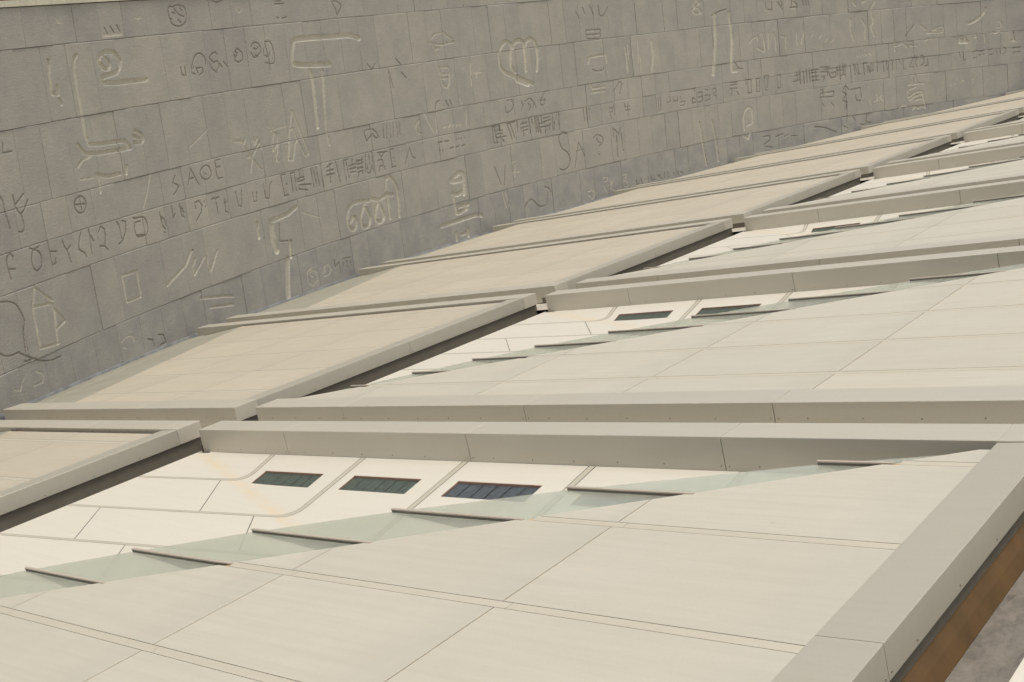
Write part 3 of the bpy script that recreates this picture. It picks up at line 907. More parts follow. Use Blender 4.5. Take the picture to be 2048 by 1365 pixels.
# carvings: kind and stroke width, then polylines in wall coordinates
KINDS = {  # depth, minimum width, flat-bottom share, material
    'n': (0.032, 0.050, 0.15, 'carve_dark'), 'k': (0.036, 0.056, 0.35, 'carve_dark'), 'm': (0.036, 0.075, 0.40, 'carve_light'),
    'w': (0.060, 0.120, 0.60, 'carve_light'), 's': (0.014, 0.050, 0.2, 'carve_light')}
GLYPHS = """s 0.036|6.00,8.09 6.04,8.00 6.20,7.99
n 0.047|7.94,7.74 8.04,7.55;8.20,7.77 8.33,7.57;8.49,7.79 8.60,7.60
s 0.106|7.83,7.51 8.65,7.52
s 0.038|9.39,7.97 9.51,7.93 9.66,7.97
n 0.036|11.09,8.24 10.99,8.12 11.02,7.83 11.12,7.67 11.39,7.59 11.70,7.66 11.83,7.82 11.84,8.08 11.78,8.21 11.50,8.27 11.26,8.23 11.09,8.24;11.29,8.17 11.48,7.97 11.70,7.89;11.03,7.87 11.11,7.83;11.40,7.81 11.52,7.71;11.57,8.16 11.65,8.09;11.17,8.05 11.30,8.01
w 0.130|5.37,6.96 5.30,6.58 5.28,6.04 5.53,5.99 5.54,6.23
w 0.089|5.53,5.84 5.58,5.70
w 0.127|6.52,7.02 6.38,6.86 6.32,6.49 6.34,5.43 6.34,4.76 6.41,4.56 6.52,4.40 7.73,4.32 7.97,4.32 8.13,4.14
w 0.125|5.96,4.48 6.15,4.22 6.55,4.13 7.64,4.07 8.18,4.06
m 0.089|5.79,3.86 6.06,4.03 6.37,4.07
w 0.113|8.53,4.54 8.81,4.38 8.78,4.17 8.39,4.18;8.40,4.38 8.65,4.29
w 0.109|6.52,3.51 7.00,3.37 7.54,3.37;7.86,3.55 7.80,3.34
m 0.079|6.58,3.41 6.54,2.96
s 0.030|5.78,3.48 6.37,3.44
w 0.148|7.58,6.58 7.41,6.74 7.50,6.94 7.83,7.03 8.21,6.98 8.41,6.72 8.31,6.49 8.10,6.36 7.56,6.31 7.41,6.22 7.51,6.11 8.11,6.06 9.42,6.05
w 0.118|7.71,6.90 7.87,6.68 7.79,6.52 7.53,6.56
n 0.031|3.00,4.95 2.94,4.68 3.27,4.68
n 0.056|2.50,3.61 2.60,3.41 2.59,3.12 2.64,2.68
n 0.056|3.00,3.52 3.02,3.25 3.11,3.02 3.26,3.02 3.55,3.30;3.01,3.23 3.40,3.48;3.16,2.98 3.20,2.65 3.11,2.50 2.96,2.52
n 0.033|5.65,3.02 5.41,2.92 5.35,2.73 5.48,2.56 5.69,2.55 5.83,2.70 5.83,2.90 5.65,3.02;5.63,2.97 5.61,2.59;5.40,2.81 5.79,2.76
s 0.035|8.91,3.16 8.61,2.58 8.31,2.16
n 0.046|10.03,2.90 9.88,2.70 10.15,2.54 9.94,2.37 9.82,2.31
n 0.039|5.40,2.00 5.28,1.80 5.19,1.55 5.39,1.39 5.44,1.26
n 0.039|5.73,2.02 5.73,1.79 5.69,1.28;5.78,1.83 5.86,1.64
n 0.039|6.14,1.85 6.27,2.00 6.41,1.88 6.39,1.65 6.30,1.40 6.10,1.43;6.29,1.39 6.41,1.25
n 0.040|6.98,1.99 7.08,1.86 7.08,1.56 7.14,1.37 6.92,1.32;7.24,1.97 7.41,1.92 7.36,1.65 7.18,1.42
n 0.044|7.75,1.97 7.87,1.92 8.23,1.88 8.34,1.61 8.23,1.35 7.85,1.34 7.76,1.51 7.81,1.78 8.07,1.80;7.78,1.41 8.20,1.34
n 0.038|8.99,1.88 9.02,1.47 9.12,1.32;9.00,1.76 9.16,1.63 9.19,1.40;9.05,1.24 9.09,1.22
n 0.039|9.61,1.97 9.60,1.57 9.71,1.71
n 0.039|10.00,1.98 10.05,1.52;9.98,1.89 10.13,1.79 10.05,1.68;10.11,1.54 10.14,1.50
n 0.039|2.46,2.03 2.30,1.96 2.25,1.73 2.29,1.34;2.46,2.02 2.53,1.93 2.50,1.83;2.27,1.64 2.52,1.58
n 0.040|3.21,2.01 3.36,1.94 3.58,1.97;3.34,1.92 3.21,1.70 3.22,1.45 3.35,1.35 3.54,1.43 3.61,1.66 3.52,1.85 3.34,1.92
n 0.040|3.98,2.03 3.98,1.75 3.99,1.35 4.14,1.37;4.02,1.74 4.25,1.68;4.16,1.51 4.14,1.39
n 0.029|4.57,1.93 4.60,1.75 4.69,1.62 4.85,1.72;4.69,1.62 4.75,1.26
n 0.047|1.68,0.88 1.97,0.82 2.21,0.70 2.34,0.49 2.42,0.16 2.29,-0.16 2.23,-0.67
n 0.041|1.26,-0.41 1.45,-0.54 1.71,-0.59 1.99,-0.59
m 0.057|3.07,0.96 2.84,0.41 2.80,-0.73 3.57,-0.81;3.06,0.93 3.68,0.41;2.84,0.42 3.62,0.34;3.65,0.31 3.66,0.02 3.53,-0.80;3.64,0.22 4.01,-0.28 3.66,-0.38
m 0.074|6.76,0.37 6.78,-0.45 7.43,-0.45 7.47,0.35 6.76,0.37
m 0.109|8.71,-0.42 9.78,-0.01 10.19,0.39
m 0.079|10.31,0.10 10.10,-0.12 10.12,-0.42 10.76,0.06;10.90,0.03 10.85,-0.26 10.95,-0.47 11.44,0.11
n 0.059|10.23,0.40 10.26,0.38
n 0.039|2.00,-0.63 2.52,-0.95 2.92,-1.13 3.28,-1.19 3.54,-1.18;2.09,-0.90 2.53,-0.93
s 0.040|6.17,-1.55 6.43,-1.45 6.69,-1.52 6.73,-1.69;6.21,-1.72 6.33,-1.77
n 0.044|7.36,-1.80 7.58,-1.88 7.61,-2.11;7.89,-1.81 8.11,-1.87 8.18,-2.15 7.89,-2.13
s 0.040|1.47,-1.49 1.68,-1.58 1.97,-1.29;2.46,-1.28 2.69,-1.42;2.72,-1.47 2.64,-1.65 2.27,-1.64
n 0.066|11.15,6.28 11.14,6.06 11.25,6.00;11.34,6.26 11.34,5.99
n 0.047|11.71,6.29 11.67,6.04 11.83,5.99;11.78,6.19 11.80,6.38 12.01,6.62 12.28,6.63 12.44,6.46 12.42,6.26;11.93,6.18 12.22,6.18 12.23,6.02 12.02,5.94;11.91,6.21 11.98,6.01
n 0.048|13.08,6.54 13.03,6.63 12.82,6.59 12.67,6.47 12.85,6.29 13.06,6.34 13.12,6.14 12.92,5.96 12.75,6.07 12.64,6.28;13.14,6.24 13.26,6.09;13.35,6.29 13.54,6.10
n 0.045|13.96,6.47 14.04,6.36 14.13,6.52 14.01,6.57 14.16,6.67 14.38,6.50 14.38,6.27 14.15,6.18 13.96,6.27 13.95,6.44
n 0.043|14.89,6.67 15.03,6.80 15.28,6.76 15.39,6.53 15.19,6.34 14.96,6.29 14.85,6.47;14.99,6.63 15.13,6.55 15.26,6.64;15.04,6.38 15.18,6.30
n 0.047|15.66,6.79 15.92,6.77 16.03,6.52 16.04,6.09 15.85,5.99 15.50,6.07;15.53,6.55 15.51,6.35 15.70,6.26 15.84,6.39;15.65,6.72 15.72,6.33 15.75,5.77
w 0.206|21.03,6.54 20.53,6.68 19.94,6.70 17.51,6.75 17.16,6.57 17.02,6.08 17.25,5.83 19.09,5.69
w 0.173|17.92,5.57 17.98,5.35 17.89,3.44
w 0.129|18.64,5.50 18.36,3.34 18.42,2.70
n 0.035|13.21,8.36 13.46,8.27 13.78,8.34
s 0.035|14.42,8.01 14.54,7.88 14.72,7.98
n 0.039|19.70,8.03 19.88,7.76 19.94,7.49 20.17,7.74 20.25,7.85 20.00,8.05 19.70,8.03
n 0.033|16.51,8.19 16.84,8.19;16.49,8.08 16.97,8.08;16.49,7.61 16.59,7.57;16.80,7.56 17.03,7.58
n 0.040|10.58,2.49 10.83,3.00 11.09,2.43;10.67,2.67 10.90,2.69
n 0.044|11.58,2.98 11.30,2.86 11.29,2.63 11.56,2.52 11.79,2.64 11.75,2.88 11.58,2.98;11.49,2.73 11.52,2.70
n 0.044|12.33,3.06 12.10,3.06 12.07,2.83 12.05,2.64 12.10,2.46 12.33,2.44;12.07,2.83 12.30,2.83
s 0.047|11.99,4.13 10.99,3.68
m 0.048|13.21,3.57 13.56,3.48 13.72,3.29 14.04,2.86 14.46,2.38;13.57,3.55 13.74,3.39 13.83,3.55;14.26,3.54 14.31,3.31 14.46,3.49;14.52,3.31 14.11,2.92 13.86,2.37;13.79,2.93 14.10,2.89;14.59,3.37 14.63,3.09
m 0.047|15.40,3.57 15.26,3.21 15.29,2.88 15.42,2.51;15.40,3.57 15.59,3.44 15.49,3.03 15.32,2.56;15.19,2.93 15.51,3.13
s 0.039|15.28,3.63 15.76,3.70 16.20,3.70
m 0.073|16.57,4.21 16.24,3.39 15.97,2.49 16.24,2.45 16.45,3.00 16.63,3.15 16.93,2.49 17.17,2.53 16.60,4.20;16.36,3.55 16.51,3.60 16.59,3.23
n 0.033|10.00,1.98 10.03,1.53 10.16,1.66 10.04,1.85
n 0.043|10.76,1.66 10.74,1.88 10.95,1.90 11.10,1.71 10.99,1.50 10.68,1.28
n 0.053|11.23,1.83 11.24,1.82;11.23,1.65 11.25,1.64
n 0.047|11.63,1.83 12.00,1.84;11.81,1.83 11.83,1.30
n 0.048|12.28,1.72 12.22,1.30 12.33,1.24;12.21,1.58 12.35,1.59
n 0.048|12.88,1.85 12.92,1.37 13.11,1.30 13.20,1.85
n 0.049|13.77,1.66 13.77,1.35 13.92,1.32 13.98,1.66
n 0.050|14.41,1.86 14.42,1.36 14.60,1.30 14.72,1.77 14.85,1.86
k 0.051|15.68,2.00 15.41,2.01 15.45,1.25 15.70,1.24;15.66,1.64 15.69,1.63
k 0.051|15.96,1.99 15.97,1.30;15.96,1.99 16.21,1.98 16.16,1.30;16.47,2.00 16.50,1.75;16.29,1.72 16.70,1.74;16.27,1.61 16.70,1.63;16.41,1.48 17.02,1.41;16.32,1.35 16.80,1.22
k 0.052|17.13,1.98 17.16,1.27;17.27,1.98 17.33,1.26;17.44,1.97 17.50,1.25;17.74,2.03 17.72,1.17
k 0.053|18.06,1.87 18.43,1.96;18.02,1.72 18.44,1.73;17.99,1.58 18.46,1.58;18.26,1.99 18.15,1.25;18.62,2.01 18.73,1.19
k 0.054|19.10,1.97 19.13,1.20;19.25,1.99 19.32,1.25;19.10,1.97 19.37,1.97;19.63,1.97 19.61,1.74;19.40,1.71 19.82,1.72;19.43,1.59 19.79,1.59;19.43,1.44 19.76,1.44
k 0.055|19.88,1.83 20.27,1.83;19.91,1.85 19.91,1.69 20.27,1.71;19.87,1.54 20.23,1.52;19.90,1.38 20.21,1.41;19.89,1.19 19.96,1.37;20.24,1.95 20.15,1.26
k 0.055|20.49,1.99 20.37,1.30;20.70,2.00 20.67,1.57;20.90,2.05 20.84,1.23;20.52,1.55 20.48,1.25 20.67,1.25 20.78,1.51
k 0.056|21.19,1.96 21.80,1.91;21.30,1.91 21.39,1.73 21.61,1.90;21.15,1.65 21.43,1.65 21.45,1.45;21.15,1.21 21.25,1.40 21.49,1.36 21.53,1.23
k 0.057|22.22,1.97 22.00,1.96 22.00,1.24 22.22,1.24;22.16,1.61 22.18,1.61
w 0.285|14.49,0.33 14.47,-0.21 14.57,-0.59
w 0.164|14.48,0.49 15.51,0.57 16.00,0.73
w 0.162|13.76,0.58 13.74,0.07
w 0.181|15.37,-0.44 15.29,-0.97
w 0.275|15.06,-1.03 14.79,-2.32
s 0.044|16.28,0.48 17.28,0.08
n 0.047|14.94,0.34 14.81,-0.31 15.49,-0.41 15.37,-0.99
m 0.086|10.24,-1.24 11.38,-1.46 11.87,-1.60;10.62,-1.65 11.80,-1.86
s 0.045|16.31,-1.99 16.17,-1.84 16.32,-1.73 16.58,-1.87 16.57,-2.17 16.24,-2.31 15.99,-2.10 16.03,-1.73 16.35,-1.62
s 0.045|17.09,-1.95 17.02,-1.78 17.32,-1.74 17.45,-1.96 17.23,-2.14 16.99,-2.12
n 0.053|17.70,-1.67 17.70,-1.94 17.97,-1.81 17.98,-2.28;18.20,-1.73 18.65,-1.77;18.20,-1.86 18.21,-2.06;18.45,-1.84 18.42,-2.11;18.68,-1.90 18.66,-2.13
m 0.060|25.83,6.39 26.41,6.39;25.60,6.22 25.82,6.37;26.40,6.35 26.87,6.08;25.37,6.03 26.12,5.89 26.98,5.95;25.60,5.89 25.76,5.71 25.97,5.78
w 0.184|30.88,4.03 30.05,4.42 29.91,4.97 30.10,5.44 30.48,5.68 30.80,5.52 30.98,5.37;30.69,4.90 30.83,5.33 31.16,5.62 31.58,5.63 31.74,5.39 31.69,4.26;30.72,5.08 30.69,4.54 30.92,4.25;31.81,5.34 31.91,5.56 32.28,5.67 32.59,5.42 32.61,4.73 32.45,4.19;30.69,4.14 31.48,3.83 32.07,3.58
w 0.276|31.00,3.88 31.72,3.63
m 0.060|25.81,4.96 25.85,4.49 25.98,4.14 26.30,4.11 26.47,4.68 26.39,4.94;25.94,4.94 26.38,4.90;25.94,4.65 26.39,4.61;25.85,4.49 26.30,4.45;26.05,4.18 26.09,4.05
s 0.066|27.91,4.93 27.83,3.95;28.03,4.49 28.56,4.48;28.23,4.47 28.25,4.25
n 0.059|25.21,3.22 25.33,3.50 25.54,3.56;25.98,3.51 26.13,3.24;26.25,3.52 26.36,3.21
s 0.052|26.91,3.49 27.03,3.26
n 0.036|21.34,5.49 21.57,5.25 21.83,5.48;23.10,5.57 23.39,5.30;22.60,5.06 22.71,4.41;23.33,4.99 23.65,4.71
n 0.043|20.59,2.87 20.67,2.94 21.09,2.94 21.30,2.78 21.44,2.56 21.25,2.55 21.09,2.65;20.59,2.87 20.62,2.71 20.69,2.49 20.84,2.60 21.12,2.76;21.10,2.69 21.25,2.55
n 0.036|21.78,3.01 21.73,2.48;22.00,3.00 21.92,2.45;22.22,3.01 22.16,2.42;22.44,3.00 22.35,2.43;22.65,2.99 22.59,2.40;22.84,2.97 22.76,2.45
m 0.083|24.09,2.89 23.87,2.71 23.93,2.42 24.20,2.30
s 0.059|24.46,3.13 24.94,2.28
s 0.051|25.24,3.12 25.13,2.25;27.25,2.91 27.12,2.24
s 0.077|25.62,2.40 25.82,2.41;25.94,2.35 26.10,2.46;26.21,2.36 26.35,2.43;26.47,2.35 26.55,2.40;26.67,2.34 26.75,2.37
n 0.041|22.86,1.26 23.24,1.86 23.35,1.47 23.53,1.38
n 0.076|25.14,1.81 25.37,1.80;25.54,1.79 25.83,1.78;25.87,1.45 26.06,1.44;26.30,1.43 26.50,1.44;26.70,1.43 26.90,1.44
n 0.052|26.36,1.78 26.37,1.74;26.53,1.78 26.54,1.74;26.70,1.78 26.70,1.73;26.90,1.79 26.91,1.75;25.17,1.47 25.18,1.40;25.34,1.46 25.34,1.40
k 0.063|28.91,2.00 28.91,1.22 29.19,1.22;29.05,2.00 29.13,1.26;28.92,2.01 29.19,2.01;29.40,2.02 29.41,1.71;29.22,1.76 29.56,1.73;29.19,1.60 29.53,1.60;29.16,1.43 29.78,1.43;29.49,1.34 29.60,1.21
k 0.064|29.95,1.97 30.17,1.24;30.16,2.01 30.38,1.26;29.95,1.97 30.51,2.01;30.66,2.04 30.64,1.49;30.90,1.82 31.33,1.84;30.87,1.65 31.37,1.67;30.92,1.50 31.35,1.53;31.06,1.94 31.02,1.26
k 0.065|31.50,2.02 31.53,1.33;31.92,1.97 31.95,1.31;32.21,1.98 32.20,1.28
k 0.065|31.74,1.75 31.66,2.08;31.94,2.05 32.09,1.28;32.08,2.08 32.17,1.32;32.16,1.69 32.59,1.68;32.40,2.04 32.39,1.76;32.55,1.88 32.99,1.91;32.60,1.73 33.04,1.77
k 0.066|32.24,1.50 32.92,1.50;32.26,1.45 32.26,1.21;32.68,1.34 32.58,1.22;33.01,1.58 32.89,1.32;33.22,2.02 33.16,1.23;33.30,1.64 33.27,1.22;33.55,2.03 33.43,1.76;33.69,2.04 33.63,1.22
n 0.055|30.08,3.03 30.43,3.02 30.47,2.67 30.13,2.49 29.93,2.56 29.97,2.78
n 0.055|31.10,2.87 31.21,2.67 31.03,2.47;31.38,2.84 31.74,2.93 31.98,2.67 31.88,2.46;31.57,2.72 31.75,2.56 31.58,2.40;32.05,2.67 32.09,2.43
n 0.057|32.79,3.04 32.42,2.71 32.46,2.52 32.74,2.54 32.82,2.76 32.49,2.75
w 0.139|19.00,-0.44 19.16,-0.28 19.33,-0.35 19.32,-0.62 19.11,-0.77 18.84,-0.60 18.86,-0.14 19.14,0.19 19.70,0.24 20.30,0.17;19.92,0.13 20.09,-0.22 20.20,-0.56 20.02,-0.80 19.72,-0.78 19.64,-0.45 19.84,-0.10 20.04,0.10
w 0.142|20.44,0.23 20.91,0.10 21.36,0.18 21.80,0.14;20.88,-0.01 21.05,-0.41 21.05,-0.69 20.77,-0.80 20.56,-0.63 20.64,-0.25 20.82,-0.00
w 0.144|21.41,0.41 21.50,0.80 21.71,0.88 21.98,0.67 22.14,0.24 22.04,-0.80;21.45,0.28 21.45,-0.32 21.44,-0.77
w 0.197|25.70,0.08 26.28,0.29 26.53,0.18 26.51,-0.23 26.43,-0.66;25.63,0.05 25.81,-0.02 26.35,-0.03;25.65,-0.51 25.97,-0.61 26.46,-0.53
w 0.189|25.71,-0.70 25.78,-1.23 25.88,-1.42 26.51,-1.33;26.00,-1.14 26.61,-1.16
w 0.178|24.66,-1.75 25.74,-1.75 26.98,-1.73 27.45,-1.82
w 0.146|25.58,-2.24 25.59,-2.55;25.89,-2.39 26.38,-2.36;26.40,-2.23 26.41,-2.54
n 0.049|28.72,0.17 29.05,-0.69;29.48,0.12 29.25,-0.75
s 0.059|29.98,0.18 30.26,0.18;30.17,0.06 30.08,-0.48;29.97,-0.28 30.39,-0.32
s 0.045|29.06,-1.04 29.21,-1.79;29.26,-1.12 29.51,-1.89
n 0.074|30.53,-2.00 31.01,-1.74 31.27,-1.91 31.58,-2.18 32.01,-2.23
n 0.066|32.13,-1.33 32.43,-1.47 32.54,-1.66;32.33,-1.62 32.16,-2.21
n 0.064|35.70,6.73 35.87,6.43;36.20,6.91 36.37,6.57;36.75,6.95 36.97,6.51;37.40,6.91 37.41,6.48 37.69,6.41 38.08,6.78
n 0.059|36.28,5.76 37.37,5.75 37.30,5.30 36.29,5.35 36.28,5.76;36.28,5.55 37.30,5.52
m 0.099|36.26,4.44 37.62,4.47 37.60,4.08;36.25,4.15 36.36,4.39
n 0.059|36.49,3.82 36.84,3.71 37.29,3.74 37.34,3.86
m 0.099|36.23,3.09 36.35,2.89 37.31,2.90;36.25,2.70 37.28,2.68
s 0.082|39.07,4.73 39.14,4.13 39.11,3.43;39.31,4.81 39.28,4.12;39.62,4.89 39.58,4.09;40.08,4.95 40.00,3.85;40.18,4.04 40.15,3.33
m 0.147|41.12,4.86 41.18,4.15 40.95,3.35
n 0.051|37.94,2.61 38.45,3.03 38.62,2.89;38.36,2.41 38.58,2.89
n 0.054|35.55,2.01 35.53,1.38;35.76,2.01 35.73,1.35;35.95,1.98 35.93,1.38
n 0.050|37.45,1.78 37.75,1.79 37.68,1.55 37.42,1.58;37.48,1.48 37.59,1.21;37.84,1.88 37.84,1.38
n 0.051|38.66,1.88 38.67,1.63;38.89,1.90 38.84,1.25;38.60,1.69 39.05,1.68;38.69,1.53 39.03,1.53
n 0.058|41.26,1.88 41.24,1.16;41.45,1.89 41.40,1.19
n 0.053|41.91,1.55 42.22,1.56 42.17,1.83;42.43,1.75 42.45,1.54 42.76,1.55 42.75,1.76;43.07,1.57 43.01,1.73;42.98,1.42 43.37,1.43 43.26,1.23 42.95,1.24
n 0.060|43.99,2.05 44.19,2.05 44.16,1.87;43.93,1.58 43.93,1.26 44.21,1.28;43.93,1.58 44.15,1.45
n 0.060|44.43,1.79 44.74,1.80 44.72,1.27 44.36,1.26;44.40,1.52 44.71,1.54;44.99,1.89 45.22,1.83;44.95,1.57 45.34,1.55 45.31,1.31 44.95,1.27
n 0.061|45.62,1.87 45.89,1.87 45.86,1.63 45.62,1.60;45.69,1.48 45.89,1.49 45.82,1.25
m 0.110|44.81,6.72 44.62,6.47 45.06,6.28 45.19,6.06 44.79,5.99 44.51,6.21 44.84,6.40 45.18,6.59 44.89,6.74
n 0.072|34.14,0.96 33.79,1.05 33.53,0.80 33.67,0.31 34.06,0.01 34.19,-0.35 33.95,-0.70 33.57,-0.76 33.37,-0.65
n 0.058|34.49,-0.78 34.93,0.41 35.27,-0.30;34.72,0.00 35.17,0.01
n 0.054|36.05,0.45 36.37,0.57 36.72,0.40 36.71,0.11 36.43,-0.00;36.27,0.42 36.39,0.20 36.60,0.12;36.30,-0.38 36.37,-0.44
n 0.060|37.56,0.76 37.60,0.28;37.56,0.76 38.00,0.38 38.16,0.71 38.21,-0.51;37.80,0.35 37.76,-0.75
w 0.131|44.35,0.15 44.44,-0.72 44.67,-2.22
w 0.133|45.38,0.13 45.55,-0.82 45.64,-2.15
s 0.069|35.29,-2.10 35.67,-2.11 35.79,-2.33 35.53,-2.53 35.30,-2.29
s 0.060|36.50,-1.60 36.87,-1.66 36.77,-1.85 36.54,-1.81;36.51,-2.06 36.69,-2.39;36.99,-1.89 37.20,-1.97 37.03,-2.09;37.01,-2.24 37.22,-2.38;38.01,-1.70 38.31,-1.75 38.20,-1.93;38.04,-2.01 38.33,-2.11 38.30,-2.36 38.07,-2.32
n 0.062|39.02,-2.17 39.02,-2.43 39.22,-2.36;39.37,-2.13 39.51,-2.51;39.95,-2.17 39.94,-2.48;40.18,-2.15 40.23,-2.37 40.47,-2.36;40.72,-2.19 40.96,-2.18;40.79,-2.25 41.01,-2.39
n 0.064|41.24,-2.11 41.28,-2.44;41.52,-2.11 41.55,-2.43;41.97,-2.23 42.03,-2.40;42.29,-2.23 42.34,-2.42;42.52,-2.26 42.74,-2.41
w 0.234|46.24,5.89 46.17,4.56 45.77,2.66
w 0.237|47.41,5.91 47.48,4.45 47.29,2.84 47.67,2.69
n 0.078|46.00,5.85 46.80,6.05 47.20,6.09
n 0.068|47.57,3.14 47.84,2.78 48.16,2.72
n 0.081|50.38,6.32 50.38,5.94;50.49,5.87 50.88,5.82 50.89,6.29;51.33,6.26 51.75,5.79;51.65,6.36 51.70,6.02
n 0.083|52.36,5.86 52.96,5.85;52.53,6.30 52.45,5.91;52.68,6.18 52.97,5.94;53.40,6.19 53.45,5.90;53.64,6.18 53.69,5.89;53.88,6.22 53.89,5.88
m 0.092|48.87,4.12 49.13,4.32 49.54,4.45 49.59,4.17;49.78,4.48 49.95,4.58 50.05,4.02 50.08,3.57;50.42,4.54 50.41,3.65;50.82,4.51 51.02,4.16 50.95,3.49;51.44,4.30 51.67,4.22;51.83,4.21 51.76,3.54;49.47,3.79 50.00,3.52
s 0.078|52.73,4.31 52.74,3.68;53.38,4.37 53.07,3.71;53.91,4.04 54.09,4.20;54.55,3.88 54.81,4.09;55.01,3.66 55.27,3.82;55.49,3.57 55.75,3.72
m 0.125|57.49,5.88 57.72,5.63;57.24,4.84 57.19,4.25 57.38,3.59
m 0.126|58.30,5.77 58.55,5.87;58.21,4.77 58.43,4.40 58.36,3.57
m 0.127|59.36,5.76 59.00,5.31 59.10,4.59 58.91,4.24 59.19,3.68
n 0.067|47.05,2.04 47.60,2.01;47.07,1.90 47.58,1.88;47.01,1.72 47.56,1.69;47.16,1.65 47.09,1.33;47.54,1.50 47.68,1.32
n 0.063|48.33,2.13 48.33,1.80;48.48,2.06 48.76,2.06 48.72,1.31 48.44,1.31 48.48,2.06
n 0.063|49.20,2.04 49.44,2.04 49.40,1.32 49.16,1.29 49.20,2.04
n 0.064|49.85,2.14 50.18,2.16 50.02,1.45;49.85,2.14 49.85,1.30 50.09,1.33
n 0.064|50.93,2.09 51.18,2.09 51.14,1.33 50.90,1.33 50.93,2.09
k 0.077|52.51,2.10 52.54,1.53;52.33,1.89 52.82,1.90;52.22,1.56 52.79,1.62;52.76,2.14 52.77,1.39;53.08,2.10 53.09,1.35;53.33,2.14 53.34,1.39;53.57,2.17 53.59,1.42
k 0.078|53.73,2.10 54.30,2.10;53.71,1.93 54.20,1.91;53.73,1.69 54.27,1.70;53.75,1.46 54.33,1.46;54.06,2.13 54.08,1.43
k 0.079|54.47,2.20 55.20,2.13;54.45,1.91 55.02,1.89;54.58,1.61 54.83,1.64 54.64,1.31;55.04,2.15 55.08,1.62;55.18,1.84 55.31,1.48;55.42,1.76 55.75,1.79 55.72,1.50 55.39,1.47
k 0.080|55.85,2.07 55.89,1.54;56.11,2.17 56.11,1.28;55.83,1.84 56.41,1.84;56.13,1.51 56.47,1.54;56.36,2.20 56.39,1.61;56.56,2.18 56.54,1.42
n 0.062|57.33,2.11 57.61,1.43 57.78,1.47;58.08,2.10 58.14,1.38;58.08,2.10 58.41,2.13;58.47,1.89 58.60,1.45 58.86,1.61
n 0.073|54.44,0.87 54.68,0.87;54.42,0.63 55.49,0.64;54.32,0.41 55.46,0.34;54.60,0.85 54.57,0.50;55.49,0.70 55.47,0.40;54.60,-0.15 54.45,0.04;55.19,0.02 55.42,-0.21
n 0.081|56.49,0.89 56.22,0.56 56.53,0.35 56.18,0.03 56.58,-0.13;56.49,0.89 56.72,0.63;56.49,-0.24 56.46,-0.54
n 0.081|56.88,0.61 57.71,0.64;57.71,0.61 57.75,0.04;57.27,0.21 57.33,-0.10 57.65,-0.13
m 0.126|48.32,0.52 48.05,0.28 47.88,-0.20 47.95,-0.71;48.32,0.52 48.62,0.38 48.63,-0.35 48.38,-0.43 48.13,-0.51;47.79,-1.03 48.21,-1.25 48.41,-0.88
n 0.097|53.72,-1.28 54.49,-1.41 55.54,-1.84
n 0.075|49.42,-1.31 49.99,-1.33 49.96,-1.61 49.46,-1.77;49.53,-1.89 50.17,-2.03;50.47,-1.45 51.05,-1.35;51.19,-1.54 51.45,-1.46;51.77,-1.56 52.25,-1.62
n 0.081|56.10,-0.98 56.51,-0.97 56.40,-1.32;56.92,-1.02 57.15,-1.29;56.14,-1.52 56.46,-1.68;57.55,-1.57 57.87,-1.67;58.17,-1.04 58.05,-1.51 58.46,-1.62
w 0.203|68.61,4.77 68.37,4.40 67.77,4.06 67.18,3.90
m 0.109|69.65,3.88 69.94,3.80 69.92,3.47 69.55,3.49;69.03,3.20 69.46,3.11 69.76,3.31
n 0.080|62.51,4.15 61.74,3.46
m 0.091|63.08,4.06 63.49,3.76;63.54,3.54 64.91,3.49;63.99,3.67 64.94,3.87 64.96,3.60 64.06,3.66
m 0.090|60.79,3.27 60.81,2.64;60.90,2.90 61.49,3.06 61.90,2.76;62.05,2.86 62.63,2.81;63.37,3.07 63.66,3.16
w 0.259|66.35,2.76 66.93,2.73;66.40,2.95 66.46,2.83;66.80,2.95 66.83,2.81
n 0.065|57.26,2.12 57.35,1.49;57.55,2.14 57.71,1.45 57.85,1.49;58.11,2.04 58.14,1.46;58.11,2.04 58.40,2.12 58.43,1.49;58.53,1.90 58.64,1.47 58.76,2.08;58.90,2.07 58.89,1.50;59.27,2.14 59.25,1.46
n 0.067|59.77,2.10 59.79,1.46;60.05,2.07 60.08,1.49;60.49,2.09 60.51,1.45;60.85,2.11 60.84,1.47;61.06,2.09 61.25,1.75;61.42,2.11 61.45,1.42 61.66,1.40
n 0.068|61.93,2.07 62.29,2.09 61.96,1.48 62.32,1.50;62.44,2.13 62.65,2.06 62.48,1.75 62.61,1.47;62.94,2.14 63.16,2.12 63.20,1.69 62.90,1.50;63.26,1.47 63.55,1.50 63.50,1.88
n 0.071|66.27,2.08 66.29,1.75;66.56,2.06 66.60,1.51 66.76,1.60;67.36,1.99 67.73,2.08;67.41,1.60 67.63,1.64;67.94,2.00 68.31,2.03;67.93,1.78 68.37,1.80;68.75,2.05 69.11,2.08;68.80,1.71 69.10,1.74
n 0.072|69.40,2.06 69.42,1.72;69.70,2.09 69.75,1.69;69.99,2.12 70.21,2.05 70.19,1.77 69.97,1.68;70.79,2.01 71.45,2.01;70.85,1.72 71.43,1.73
m 0.114|62.43,0.90 62.44,0.52;61.74,0.43 63.12,0.40;62.19,0.65 62.25,0.38;61.63,-0.15 61.79,0.10 62.46,0.25;61.63,-0.15 61.76,-0.38 62.44,-0.07 62.94,-0.12 63.17,-1.12;61.83,-0.55 62.28,-0.33 62.86,-0.28;62.33,-0.60 62.84,-0.55;62.08,-1.17 62.24,-0.97 62.52,-1.16 62.82,-1.03 63.17,-1.18
s 0.070|64.70,-0.02 64.77,-0.03;65.36,0.08 65.43,0.07;65.72,0.10 65.80,0.09;66.24,0.22 66.53,0.24;67.26,0.23 67.41,0.22;67.26,0.07 67.40,0.05
